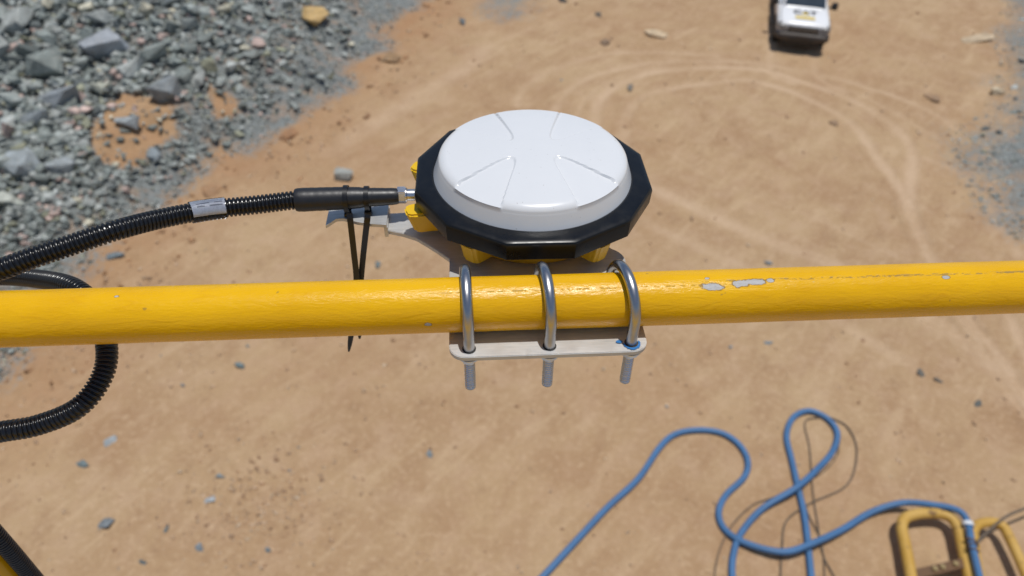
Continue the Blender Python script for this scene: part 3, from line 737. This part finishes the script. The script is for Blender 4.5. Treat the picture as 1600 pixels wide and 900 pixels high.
# white tape that ties hose and skid together, rusty wire below it
HA = ground_line(hose_a, HR, la)
def on_hose(px, py):
    k = min(range(len(HA)), key=lambda i: math.hypot(proj(HA[i])[0] - px, proj(HA[i])[1] - py))
    t_ = HA[k + 1] - HA[k - 1]; t_ /= np.linalg.norm(t_); u_ = np.cross(t_, (0, 0, 1.0)); u_ /= np.linalg.norm(u_)
    return HA[k], t_, u_, np.cross(u_, t_)
c_, t_, u_, v_ = on_hose(1515, 820)
V = []
for dt, r_ in ((-.035, HR + .002), (-.035, HR + .012), (.035, HR + .012), (.035, HR + .002)):
    th = np.linspace(0, 2 * math.pi, 24, endpoint=False)
    V.append(c_ + t_ * dt + r_ * (np.cos(th)[:, None] * u_ * 1.25 + np.sin(th)[:, None] * v_))
V = np.stack(V, 1).reshape(-1, 3)
tag(from_arrays('tape_tie', V, grid_faces(25, 4, True) % 96, MAT['strap'], smooth=40), 'white tape tied round the blue hose where it crosses the skid', 'tape')
c_, t_, u_, v_ = on_hose(1520, 853)
th = np.linspace(0, 8 * math.pi, 110)
wp = c_ + t_ * (np.linspace(-.11, .11, 110) + .03 * np.sin(th * .7))[:, None] + (HR + .008) * (np.cos(th)[:, None] * u_ * 1.3 + np.sin(th)[:, None] * v_)
tag(tube('binding_wire', wp, .010, MAT['rust'], sides=6), 'rusty wire twisted round the blue hose below the white tape', 'wire')

# ================================================================== PICKUP TRUCK
def loft(name, secs, mat, parent, sm=35, n=5.0, N=36, capends=True):
    """secs: (y, halfwidth, zbottom, ztop, [power])"""
    th = np.linspace(0, 2 * math.pi, N, endpoint=False); V = []
    for s in secs:
        y, hw, z0, z1 = s[:4]; p = s[4] if len(s) > 4 else n
        c, si = np.cos(th), np.sin(th)
        V.append(np.stack([hw * np.sign(c) * np.abs(c) ** (2 / p), np.full(N, y), (z0 + z1) / 2 + (z1 - z0) / 2 * np.sign(si) * np.abs(si) ** (2 / p)], 1))
    V = np.concatenate(V); F = [tuple(int(k) for k in f) for f in grid_faces(len(secs), N, True)]
    if capends: F += [tuple(range(N)), tuple(range((len(secs) - 1) * N, len(secs) * N))[::-1]]
    me = bpy.data.meshes.new(name); me.from_pydata([tuple(v) for v in V], [], F); me.update()
    bm = bmesh.new(); bm.from_mesh(me); bmesh.ops.recalc_face_normals(bm, faces=bm.faces); bm.to_mesh(me); bm.free()
    smooth_me(me, sm); return link(name, me, mat, parent)
def quad_panel(name, pts, mat, parent, thick=0.012):
    bm = bmesh.new(); vs = [bm.verts.new(p) for p in pts]; f = bm.faces.new(vs); bm.normal_update()
    r = bmesh.ops.extrude_face_region(bm, geom=[f]); nv = [g for g in r['geom'] if isinstance(g, bmesh.types.BMVert)]
    bmesh.ops.translate(bm, verts=nv, vec=f.normal * thick)
    return from_bm(name, bm, mat, parent)
tp = G(1258, 37, 1.0)
HEAD = R_(180 - 14)
truck = empty('pickup_truck', tp, HEAD)
# nose sits at local y = +2.6; put the nose above the pixel
nose = Vector((0, 2.40, 0)); nose.rotate(truck.rotation_euler)
truck.location = (tp.x - nose.x, tp.y - nose.y, float(zat(tp.x, tp.y)) - .01)
tag(truck, 'dusty white pickup truck facing the viewer at the top edge', 'truck')
loft('body', [(2.45, .72, .58, .92), (2.40, .84, .50, .99), (2.2, .89, .46, 1.02), (1.9, .905, .45, 1.04), (1.3, .915, .42, 1.08), (.2, .92, .38, 1.10), (-.85, .92, .38, 1.10), (-.95, .92, .40, 1.10), (-2.45, .91, .48, 1.09), (-2.55, .86, .52, 1.04)], MAT['tpaint'], truck)
bon = loft('bonnet', [(2.43, .66, .90, .965, 3), (2.36, .76, .90, 1.02, 3), (2.15, .80, .92, 1.075, 3), (1.7, .81, .95, 1.125, 3), (1.3, .80, .98, 1.155, 3), (1.18, .78, 1.0, 1.15, 3)], MAT['tpaint'], truck, 60)
loft('cab', [(1.22, .76, 1.02, 1.14), (.95, .75, 1.02, 1.34), (.45, .70, 1.02, 1.73), (.25, .685, 1.02, 1.775), (-.4, .68, 1.02, 1.78), (-.72, .68, 1.02, 1.74), (-.92, .72, 1.02, 1.20)], MAT['tpaint'], truck, 50, n=6)
ws = quad_panel('windscreen', [(-.70, 1.17, 1.185), (.70, 1.17, 1.185), (.62, .50, 1.725), (-.62, .50, 1.725)], MAT['tglass'], truck, .02)
for s in (-1, 1):
    quad_panel('side_window', [(s * .765, .78, 1.16), (s * .765, .0, 1.16), (s * .70, .02, 1.66), (s * .708, .42, 1.66)][::s], MAT['tglass'], truck, .012)
    quad_panel('side_window', [(s * .765, -.06, 1.16), (s * .755, -.78, 1.16), (s * .695, -.66, 1.64), (s * .70, -.04, 1.66)][::s], MAT['tglass'], truck, .012)
    m = loft('mirror', [(1.03, .05, 1.14, 1.26), (.98, .11, 1.08, 1.33), (.90, .11, 1.08, 1.33), (.87, .06, 1.12, 1.28)], MAT['tblack'], truck, 40, N=20); m.location.x = s * 1.03
    box('mirror_arm', (s * .90, .93, 1.14), (.16, .05, .05), MAT['tblack'], m, .01).location = (-s * 1.03, 0, 0)
    hl = loft('headlight', [(2.475, .13, .82, .90, 3), (2.42, .17, .79, .95, 3), (2.20, .19, .80, .97, 3)], MAT['tlamp'], truck, 60, N=20); hl.location.x = s * .72; hl.location.y = .03
    box('fog_lamp', (s * .66, 2.60, .56), (.16, .05, .10), MAT['tlamp'], truck, .02)
box('grille', (0, 2.455, .83), (1.05, .10, .20), MAT['tblack'], truck, .03)
for k in range(3): box('grille_bar', (0, 2.512, .77 + .06 * k), (.98, .02, .016), MAT['tchrome'], truck, .004)
loft('bumper', [(2.66, .60, .48, .66, 4), (2.62, .80, .44, .71, 4), (2.48, .92, .42, .73, 4), (2.25, .94, .42, .73, 4)], MAT['tdust'], truck, 50)
box('air_intake', (0, 2.645, .545), (.86, .05, .10), MAT['tblack'], truck, .02)
box('number_plate', (0, 2.672, .625), (.46, .014, .10), MAT['tdust'], truck, .003)
box('skid_plate', (0, 2.42, .37), (1.3, .35, .10), MAT['tblack'], truck, .03)
for s in (-1, 1):
    for y in (1.55, -1.55):
        th = np.linspace(-.12, math.pi + .12, 15)
        ap = np.stack([np.full(15, s * .885), y + .47 * np.cos(th), .40 + .47 * np.sin(th)], 1)
        tube('fender_flare', ap, .055, MAT['tblack'], truck, 8)
        w = empty('wheel', (s * .80, y, .37)); w.parent = truck
        ty = lathe('tyre', [(.24, -.12), (.34, -.125), (.365, -.10), (.375, -.05), (.375, .05), (.365, .10), (.34, .125), (.24, .12)], MAT['tyre'], w, 36, 'x')
        lathe('rim', [(.04, s * .10), (.08, s * .105), (.10, s * .07), (.20, s * .06), (.235, s * .115), (.245, s * .115), (.245, -s * .10)], MAT['rim'], w, 28, 'x')
    box('side_step', (s * .93, .15, .36), (.14, 1.7, .05), MAT['tblack'], truck, .015)
    box('tail_light', (s * .84, -2.57, .9), (.12, .05, .3), MAT['decal_yellow'], truck, .01)
box('bed_floor', (0, -1.75, 1.098), (1.5, 1.45, .02), MAT['tblack'], truck, .004)
box('rear_bumper', (0, -2.62, .50), (1.7, .16, .18), MAT['tdust'], truck, .03)
# lettering on the bonnet
def bonz(y): return 1.085 + (2.15 - y) * 0.098 + .010
cu = bpy.data.curves.new('lettering', 'FONT'); cu.body = 'CAT'; cu.align_x = 'CENTER'; cu.size = .40; cu.extrude = .002; cu.offset = .012; cu.space_character = 1.05
to = bpy.data.objects.new('tmp', cu); COL.objects.link(to)
bpy.context.view_layer.update()
me = bpy.data.meshes.new_from_object(to.evaluated_get(bpy.context.evaluated_depsgraph_get())); bpy.data.objects.remove(to)
slope = math.atan(0.098)
def decal_matrix(y0):   # x -> -X, y -> -Y up the slope
    ey = Vector((0, -math.cos(slope), math.sin(slope))); ex = Vector((-1, 0, 0)); ez = ex.cross(ey)
    M = Matrix.Identity(4)
    for i in range(3): M[i][0], M[i][1], M[i][2] = ex[i], ey[i], ez[i]
    M.translation = Vector((0, y0, bonz(y0))); return M
lt = link('lettering', me, MAT['decal_black'], truck); lt.matrix_local = decal_matrix(1.80)
tri = quad_panel('letter_triangle', [(-.15, -.02, .004), (.15, -.02, .004), (0, .15, .004)], MAT['decal_yellow'], truck, .002); tri.matrix_local = decal_matrix(1.80)
bar = box('decal_stripe', (0, 0, .002), (.66, .16, .004), MAT['decal_yellow'], truck, 0); bar.matrix_local = decal_matrix(2.06)

# ================================================================== MACHINE EDGE AND HAND RAIL
deck = empty('machine_deck', (0, 0, H - 1.46))
tag(deck, 'walkway of the yellow machine the rail stands on', 'deck')
box('tread', (0, -.05, -.02), (8, 1.05, .04), MAT['deck_steel'], deck, .01)
box('toe_board', (0, .50, .05), (8, .012, .2), MAT['deck'], deck, .003)
box('hull_panel', (0, -2.1, -3.9), (7.6, 3.0, 7.7), MAT['deck'], deck, .12)
for k in range(6): box('hull_bracket', (-3.2 + 1.28 * k, -.1, -.14), (.08, 1.1, .19), MAT['deck'], deck, .02)
rail = empty('hand_rail', RAIL_C, A_YAW)
tag(rail, 'thick yellow painted steel hand rail running across the whole frame', 'hand rail')
n = 700; xs = np.linspace(-1.9, 2.6, n); S_ = 72
th = np.linspace(0, 2 * math.pi, S_, endpoint=False)
V = np.stack([np.repeat(xs, S_), np.tile(np.cos(th), n) * RAIL_R, np.tile(np.sin(th), n) * RAIL_R], 1)
rr = 1 + (fbm(V[:, 0] + 50, th[np.tile(np.arange(S_), n)] * .02 + 3, .05, 7, 3) - .5) * 0.012
V[:, 1] *= rr; V[:, 2] *= rr
o = from_arrays('rail', V, grid_faces(n, S_, True), MAT['rail'], rail, smooth=180)
def post(lx):
    # the rail's foot: stands on the deck edge
    z0 = -1.46 + .44141
    lathe_o = tube('post', np.array([(lx, 0, -.012), (lx, 0, -.3), (lx, 0, -.6), (lx, 0, z0)]), RAIL_R, MAT['rail'], rail, 28)
    lathe('post_foot', [(.05, z0), (.05, z0 + .01), (.026, z0 + .012)], MAT['deck'], rail, 24).location = (lx, 0, 0)
post(-0.6115); post(1.75)

# ================================================================== ANTENNA ON ITS BRACKET
DC = Vector((.0186, .6409, H - .4123))
ant = empty('satellite_antenna', DC, A_YAW - R_(0.6))
tag(ant, 'white round satellite antenna with black twelve-sided rubber rim', 'antenna')
# radome: polar height field with a raised cross and four sunken sectors
nr, nt = 110, 420
rad = np.r_[np.linspace(0.0006, .080, 100), np.linspace(.0806, .0950, 40), np.array([.0953, .0958, .0966, .0976, .0986, .0996, .1006])]
nr = len(rad)
th = np.linspace(0, 2 * math.pi, nt, endpoint=False)
RR, TT = np.meshgrid(rad, th, indexing='ij')
x = RR * np.cos(TT); y = RR * np.sin(TT); ax_, ay_ = np.abs(x), np.abs(y)
sst = lambda v, a, b: (lambda t: t * t * (3 - 2 * t))(np.clip((v - a) / (b - a), 0, 1))
e1 = (ax_ - (.0205 + .27 * (ay_ - .034))) / 1.036; e2 = (ay_ - (.0165 + .76 * (ax_ - .030))) / 1.256
k_ = .020                                            # rounded inner corner
hh = np.clip(.5 + .5 * (e2 - e1) / k_, 0, 1); inter = e2 * (1 - hh) + e1 * hh - k_ * hh * (1 - hh)
sink = sst(inter, -.0004, .0011)
z = .0285 - .0062 * (RR / .09) ** 2
sh = np.clip((RR - .0855) / .0095, 0, 1); zc = z - .0062 * (1 - np.sqrt(np.clip(1 - sh ** 2, 0, 1)))
zs = z - .0018 - .0012 * np.clip((RR - .035) / .060, 0, 1) ** 1.6
z = zc * (1 - sink) + zs * sink
zw = np.interp(RR, [.0950, .0953, .1006], [.0156, .0148, -.0008])
z = np.where(RR > .0950, np.minimum(z, zw), z)
V = np.stack([x, y, z], -1).reshape(-1, 3)
dome = from_arrays('radome', V, grid_faces(nr, nt, True), MAT['dome'], ant, smooth=55)
bm = bmesh.new(); bm.from_mesh(dome.data)
bm.verts.ensure_lookup_table(); bm.faces.new([bm.verts[i] for i in range(nt)])
bmesh.ops.recalc_face_normals(bm, faces=bm.faces); bm.to_mesh(dome.data); bm.free(); smooth_me(dome.data, 32)
# bumper ring
RC = 0.1222
N = 12 * 10; th = np.linspace(0, 2 * math.pi, N, endpoint=False)
a0 = (th + math.pi / 2) % (math.pi / 6)              # edge centred on -y
dod = RC * math.cos(math.pi / 12) / np.cos(((th + math.pi / 2 + math.pi / 12) % (math.pi / 6)) - math.pi / 12)
prof = [(0, .094, -.012), (0, .1003, .0001), (0, .1020, .0010), (1, .95, .0008), (1, .978, .0001), (1, .988, -.0006), (1, .995, -.0020), (1, 1.0, -.0045), (1, .992, -.0190), (1, .978, -.0205), (1, .95, -.0210), (0, .090, -.0210)]
V = []
for kind, r, zz in prof:
    q = dod * r if kind else np.full(N, r)
    V.append(np.stack([q * np.cos(th), q * np.sin(th), np.full(N, zz)], 1))
ring = from_arrays('rubber_rim', np.concatenate(V), grid_faces(len(prof), N, True)[:, ::-1], MAT['rubber'], ant, smooth=27)
bm = bmesh.new(); bm.from_mesh(ring.data); bmesh.ops.recalc_face_normals(bm, faces=bm.faces); bm.to_mesh(ring.data); bm.free(); smooth_me(ring.data, 27)
# yellow base and its lugs
base = lathe('base', [(.070, -.0528), (.082, -.0528), (.085, -.051), (.088, -.044), (.095, -.0213), (.070, -.0213)], MAT['lug'], ant, 64)
def lug(angdeg, r0, r1, hw, z1=-.0225, z0=-.047):
    a = R_(angdeg); bm = bmesh.new()
    pts = [(r0, -hw * 1.5), (r1 - .006, -hw), (r1 - .001, -hw * .7), (r1, 0), (r1 - .001, hw * .7), (r1 - .006, hw), (r0, hw * 1.5)]
    vb = [bm.verts.new((r * .0 + (r0 + (r - r0) * .86), y * .9, z0)) for r, y in pts]; vt = [bm.verts.new((r, y, z1)) for r, y in pts]
    bm.faces.new(vt); bm.faces.new(vb[::-1]); n_ = len(pts)
    for i in range(n_): bm.faces.new((vb[i], vb[(i + 1) % n_], vt[(i + 1) % n_], vt[i]))
    bmesh.ops.recalc_face_normals(bm, faces=bm.faces)
    bmesh.ops.bevel(bm, geom=bm.edges[:], offset=.0022, segments=3, affect='EDGES')
    bmesh.ops.rotate(bm, verts=bm.verts, cent=(0, 0, 0), matrix=Matrix.Rotation(a - math.pi / 2, 3, 'Z'))
    return from_bm('lug', bm, MAT['lug'], ant, 35)
# angle measured from the front (-y), positive to the right
for ang, r1, hw_ in ((-113, .1385, .0105), (-76, .1340, .0105), (-37, .1140, .0115), (35, .1140, .0115), (150, .115, .0105), (-150, .115, .0105)):
    lug(ang, .075, r1, hw_)
# connector on the left
con = lathe('connector', [(.0045, -.104), (.0075, -.1045), (.0075, -.120), (.0062, -.121), (.0062, -.1285), (.0075, -.129), (.0075, -.131), (.0058, -.132), (.0058, -.150)], MAT['zinc'], ant, 24, 'x')
con.location = (0, .0005, -.0262)
bm = bmesh.new(); bmesh.ops.create_cone(bm, cap_ends=True, segments=6, radius1=.0092, radius2=.0092, depth=.0085)
bmesh.ops.bevel(bm, geom=bm.edges[:], offset=.0006, segments=2, affect='EDGES')
bmesh.ops.rotate(bm, verts=bm.verts, cent=(0, 0, 0), matrix=Matrix.Rotation(math.pi / 2, 3, 'Y') @ Matrix.Rotation(R_(10), 3, 'Z'))
bmesh.ops.translate(bm, verts=bm.verts, vec=(-.1345, 0, 0)); from_bm('hex_nut', bm, MAT['zinc'], con, 30)

# bracket plate
brk = empty('mounting_bracket', DC, A_YAW)
tag(brk, 'flat stainless bracket plate clamped under the rail carrying the antenna', 'bracket')
ZP = -.0533; TH = .005
XL, XR, YF = -.0862, .0872, -.2045
def arc(cx, cy, r, a0, a1, n_=7): return [(cx + r * math.cos(R_(a0 + (a1 - a0) * i / (n_ - 1))), cy + r * math.sin(R_(a0 + (a1 - a0) * i / (n_ - 1)))) for i in range(n_)]
out = arc(XL + .014, YF + .014, .014, 180, 270) + arc(XR - .014, YF + .014, .014, 270, 360) + [(XR + .0005, -.085)] + arc(XR - .020, -.080, .0205, 5, 60, 6) + [(.060, -.040), (.060, .02)] + arc(0, .02, .06, 10, 170, 14) + [(-.06, .0), (-.075, .006), (-.11, .010), (-.1515, .008)] + [(-.1515, -.0215), (-.135, -.0275), (-.1204, -.0355), (-.108, -.0475), (-.098, -.058), (XL, -.0715)]
bm = bmesh.new(); prism(bm, out, ZP - TH, ZP)
bmesh.ops.recalc_face_normals(bm, faces=bm.faces)
bmesh.ops.bevel(bm, geom=[e for e in bm.edges if abs(e.verts[0].co.z - e.verts[1].co.z) < 1e-6], offset=.0006, segments=2, affect='EDGES')
from_bm('plate', bm, MAT['plate'], brk, 35)
# joggled cable arm at the left end
bm = bmesh.new()
Z2 = ZP + .0105; t = .0035
top = [(-.1500, -.0265), (-.165, -.0245), (-.180, -.0205), (-.195, -.0135), (-.2025, -.0125), (-.2105, -.0165), (-.2135, -.017), (-.2135, .012), (-.150, .012)]
prism(bm, top, Z2 - t, Z2)
rv = add_box(bm, (-.1512, -.0072, (ZP - TH + Z2 - t) / 2 - .0004), (.0036, .0372, Z2 - t - ZP + TH), None)
bmesh.ops.recalc_face_normals(bm, faces=bm.faces)
for v in bm.verts:
    if v.co.x < -.20: v.co.z -= (-.20 - v.co.x) * .45
from_bm('cable_arm', bm, MAT['plate'], brk, 35)
# U-bolts
PY = -.1638; PZ = -.0291; LO = .0309; RRD = .0049
UB = [(-.0700, 2.0, 'left one of three steel U-bolts clamping the bracket to the rail'), (-.0017, 5.0, 'middle one of three steel U-bolts clamping the bracket to the rail'), (.0675, 10.0, 'right skewed steel U-bolt with blue paint smeared at its foot')]
for (ux, sk, lab) in UB:
    wv = DC + Vector((ux * ca - PY * sa, ux * sa + PY * ca, ZP))
    u = empty('u_bolt', wv, A_YAW + R_(sk)); tag(u, lab, 'U-bolt', 'U-bolts of the bracket')
    zc = PZ - ZP; zb = -.1045 - ZP; zth = -.006
    P = [(0, -LO, z_) for z_ in np.linspace(zth, zc, 6)] + [(0, -LO * math.cos(a_), zc + LO * math.sin(a_)) for a_ in np.linspace(0, math.pi, 30)[1:-1]] + [(0, LO, z_) for z_ in np.linspace(zc, zth, 6)]
    tube('rod', np.array(P), RRD, MAT['rod'], u, 24, smooth=180)
    for s in (-1, 1):
        zz = np.arange(zb, zth, .00035); zz[-1] = zth
        rr = .0041 + .0009 * np.cos(2 * math.pi * zz / .0026); rr[:6] = np.linspace(.0032, .0042, 6)
        tube('thread', np.stack([0 * zz, np.full_like(zz, s * LO), zz], 1), rr, MAT['zinc'], u, 20, smooth=180)
        lathe('washer', [(.0047, -TH - .0017), (.0105, -TH - .0017), (.0105, -TH - .0002), (.0047, -TH - .0002)], MAT['zinc'], u, 28).location = (0, s * LO, 0)
        bm = bmesh.new(); bmesh.ops.create_cone(bm, cap_ends=True, segments=6, radius1=.0078, radius2=.0088, depth=.0062)
        bmesh.ops.bevel(bm, geom=bm.edges[:], offset=.0006, segments=2, affect='EDGES')
        bmesh.ops.rotate(bm, verts=bm.verts, cent=(0, 0, 0), matrix=Matrix.Rotation(ux * 40, 3, 'Z'))
        bmesh.ops.translate(bm, verts=bm.verts, vec=(0, s * LO, -TH - .0050)); from_bm('nut', bm, MAT['zinc'], u, 30)
        # dark clearance hole round the shank
        lathe('hole_edge', [(.0049, .0003), (.0060, .0004)], MAT['tblack'], u, 28).location = (0, s * LO, .0002)
# blue marker smear at the right U-bolt's foot
bm = bmesh.new(); hx, hy = .0675 + LO * math.sin(R_(10)), PY - LO * math.cos(R_(10))
rng = random.Random(3); n_ = 26; inn, outv = [], []
for i in range(n_):
    a_ = R_(185 + 190 * i / (n_ - 1)); w = (.0016 + .0014 * rng.random()) * (1 - abs(i / (n_ - 1) - .5) * .9)
    inn.append(bm.verts.new((hx + .0062 * math.cos(a_), hy + .0062 * math.sin(a_), ZP + .0009)))
    outv.append(bm.verts.new((hx + (.0064 + w) * math.cos(a_), hy + (.0064 + w) * math.sin(a_), ZP + .0009)))
for i in range(n_ - 1): bm.faces.new((inn[i], outv[i], outv[i + 1], inn[i + 1]))
blob = [bm.verts.new((hx - .0105 + .0026 * math.cos(R_(40 * i)) * (1 + .3 * rng.random()), hy + .0012 + .0016 * math.sin(R_(40 * i)) * (1 + .3 * rng.random()), ZP + .0011)) for i in range(9)]
bm.faces.new(blob)
from_bm('paint_mark', bm, MAT['blue_mark'], brk)

# ================================================================== CONDUIT, BOOT, LABEL, TIES
def dl(v):   # bracket-local -> world
    return DC + Vector((v[0] * ca - v[1] * sa, v[0] * sa + v[1] * ca, v[2]))
cond = empty('cable_conduit', dl((-.14, 0, -.0262)))
tag(cond, 'black corrugated cable conduit looping left from the antenna round the rail', 'conduit')
co = cond.location
b0 = dl((-.1375, .0, -.0262)); b1 = D(462, 312.5, .752)
path = [tuple(b1 + (b0 - b1) * .12)] + [tuple(D(*q)) for q in ((462, 312.5, .752), (400, 320, .745), (325, 328, .730), (250, 342, .705), (180, 360, .675), (110, 383, .660), (50, 403, .648), (0, 421, .642), (-60, 438, .645), (-130, 452, .66), (-175, 458, .70), (-165, 452, .75), (-100, 436, .785), (0, 432, .78), (60, 436, .755), (115, 449, .72), (152, 485, .705), (167, 545, .69), (158, 592, .68), (122, 637, .67), (60, 664, .665), (0, 675, .66), (-80, 690, .67), (-130, 725, .68), (-100, 765, .74))]
path += [(-.578, .428, H - .70), (-.574, .428, H - .78), (-.574, .428, H - .90), (-.574, .428, H - 1.1), (-.574, .428, H - 1.42)]
P, q = resample(catmull(path, 24), .00042)
P -= np.array(co)
pitch = .0040; rc = .0097
rr = rc - .0019 * (0.5 - 0.5 * np.tanh(3.2 * (np.cos(2 * math.pi * q / pitch) + 0.45)) )
tube('corrugated_tube', P, rr, MAT['conduit'], cond, 16, smooth=180)
# rubber boot
Bp = np.array([b0 + (b1 - b0) * t_ for t_ in np.linspace(0, 1, 40)]) - np.array(co)
tt = np.linspace(0, 1, 40); br = np.interp(tt, [0, .03, .30, .42, .60, .97, 1.0], [.0075, .0086, .0098, .0112, .0118, .0122, .0112])
br += (np.sin(tt * 37) * .5 + np.sin(tt * 83 + 1)) * .00009
tube('boot', Bp, br, MAT['boot'], cond, 28, smooth=60)
# printed silver label under a clear sleeve
Pw = P + np.array(co); pxs = np.array([proj(v)[0] for v in Pw[:1000]])
i0 = int(np.argmin(np.abs(pxs - 353))); i1 = int(np.argmin(np.abs(pxs - 297)))
seg = Pw[i0:i1:6]
T = np.gradient(seg, axis=0); T /= np.linalg.norm(T, axis=1)[:, None]
upv = np.array([0, -.45, .893]); upv = upv[None] - T * (T @ upv)[:, None]; upv /= np.linalg.norm(upv, axis=1)[:, None]
sd = np.cross(T, upv)
def sheet(r, a0, a1, n_, sl=slice(None)):
    aa = np.radians(np.linspace(a0, a1, n_)); s_ = seg[sl]
    Vv = s_[:, None] + r * (np.cos(aa)[None, :, None] * upv[sl][:, None] + np.sin(aa)[None, :, None] * sd[sl][:, None]) - np.array(co)
    return Vv.reshape(-1, 3), grid_faces(len(s_), n_)
Vv, Ff = sheet(.0104, -62, 42, 16); lab_o = from_arrays('printed_label', Vv, Ff, MAT['label'], cond, smooth=180)
m_ = len(seg)
rng = random.Random(5)
for row, (a0, a1) in enumerate(((-14, -6), (6, 11), (-30, -25))):     # unreadable rows of print
    i = int(m_ * .12)
    while i < m_ * .86:
        ln = rng.randint(2, 6)
        Vv, Ff = sheet(.01052, a0, a1, 3, slice(i, min(m_, i + ln)))
        if min(m_, i + ln) - i >= 2 and row < 2: from_arrays('print_mark', Vv, Ff, MAT['ink'], lab_o)
        i += ln + 1
aa = np.linspace(0, 360, 33)
Vv, Ff = sheet(.0107, 0, 360, 33); from_arrays('clear_sleeve', Vv, Ff, MAT['sleeve'], cond, smooth=180)

def cable_tie(px, lab, tail):
    c = b0 + (b1 - b0) * ((px - proj(b0)[0]) / (proj(b1)[0] - proj(b0)[0]))
    t_ = (c - b0).length / (b1 - b0).length; r = float(np.interp(t_, [0, .03, .30, .42, .60, .97, 1.0], [.0075, .0086, .0098, .0112, .0118, .0122, .0112])) + .0006
    e = empty('cable_tie', c, A_YAW); tag(e, lab, 'cable tie', 'cable ties on the boot')
    th = np.linspace(0, 2 * math.pi, 40, endpoint=False); w = .0024; V = []
    for dx, rr_ in ((-w, r), (-w, r + .0013), (w, r + .0013), (w, r)):
        drop = np.where(np.sin(th) < 0, -np.sin(th) * .0045, 0)
        V.append(np.stack([np.full(40, dx), rr_ * np.cos(th), rr_ * np.sin(th) - drop], 1))
    V = np.stack(V, 1).reshape(-1, 3)
    from_arrays('band', V, np.vstack([grid_faces(41, 4, True)]) % (160), MAT['tie'], e, smooth=40)
    box('head', (0, -.006, -r - .0045), (.0075, .0065, .0055), MAT['tie'], e, .0008)
    pts = catmull([tuple(GY(*q_)) for q_ in tail], 10)
    tg = np.gradient(pts, axis=0); tg /= np.linalg.norm(tg, axis=1)[:, None]
    side = np.cross(tg, np.array([0, 1.0, .15])); side /= np.linalg.norm(side, axis=1)[:, None]; nrm = np.cross(side, tg)
    wd = np.full(len(pts), .0031); wd[-4:] = (.0029, .0025, .0018, .0010)
    q4 = np.stack([pts - side * wd[:, None] - nrm * .0006, pts + side * wd[:, None] - nrm * .0006, pts + side * wd[:, None] + nrm * .0006, pts - side * wd[:, None] + nrm * .0006], 1)
    ang_ = -A_YAW; q4 = q4.reshape(-1, 3) - np.array(c)
    q4 = np.stack([q4[:, 0] * math.cos(ang_) - q4[:, 1] * math.sin(ang_), q4[:, 0] * math.sin(ang_) + q4[:, 1] * math.cos(ang_), q4[:, 2]], 1)
    from_arrays('tail', q4, grid_faces(len(pts), 4, True), MAT['tie'], e, smooth=40)
cable_tie(541, 'left black cable tie on the boot, its tail pointed below the rail', [(546, 333, .607), (548, 350, .603), (553, 395, .600), (557, 440, .598), (553, 490, .597), (545, 549, .597)])
cable_tie(573, 'right black cable tie round the boot, its shorter tail slanting left to the rail', [(575, 333, .604), (573, 350, .601), (568, 395, .606), (564, 440, .606), (562, 490, .604), (562, 529, .602)])
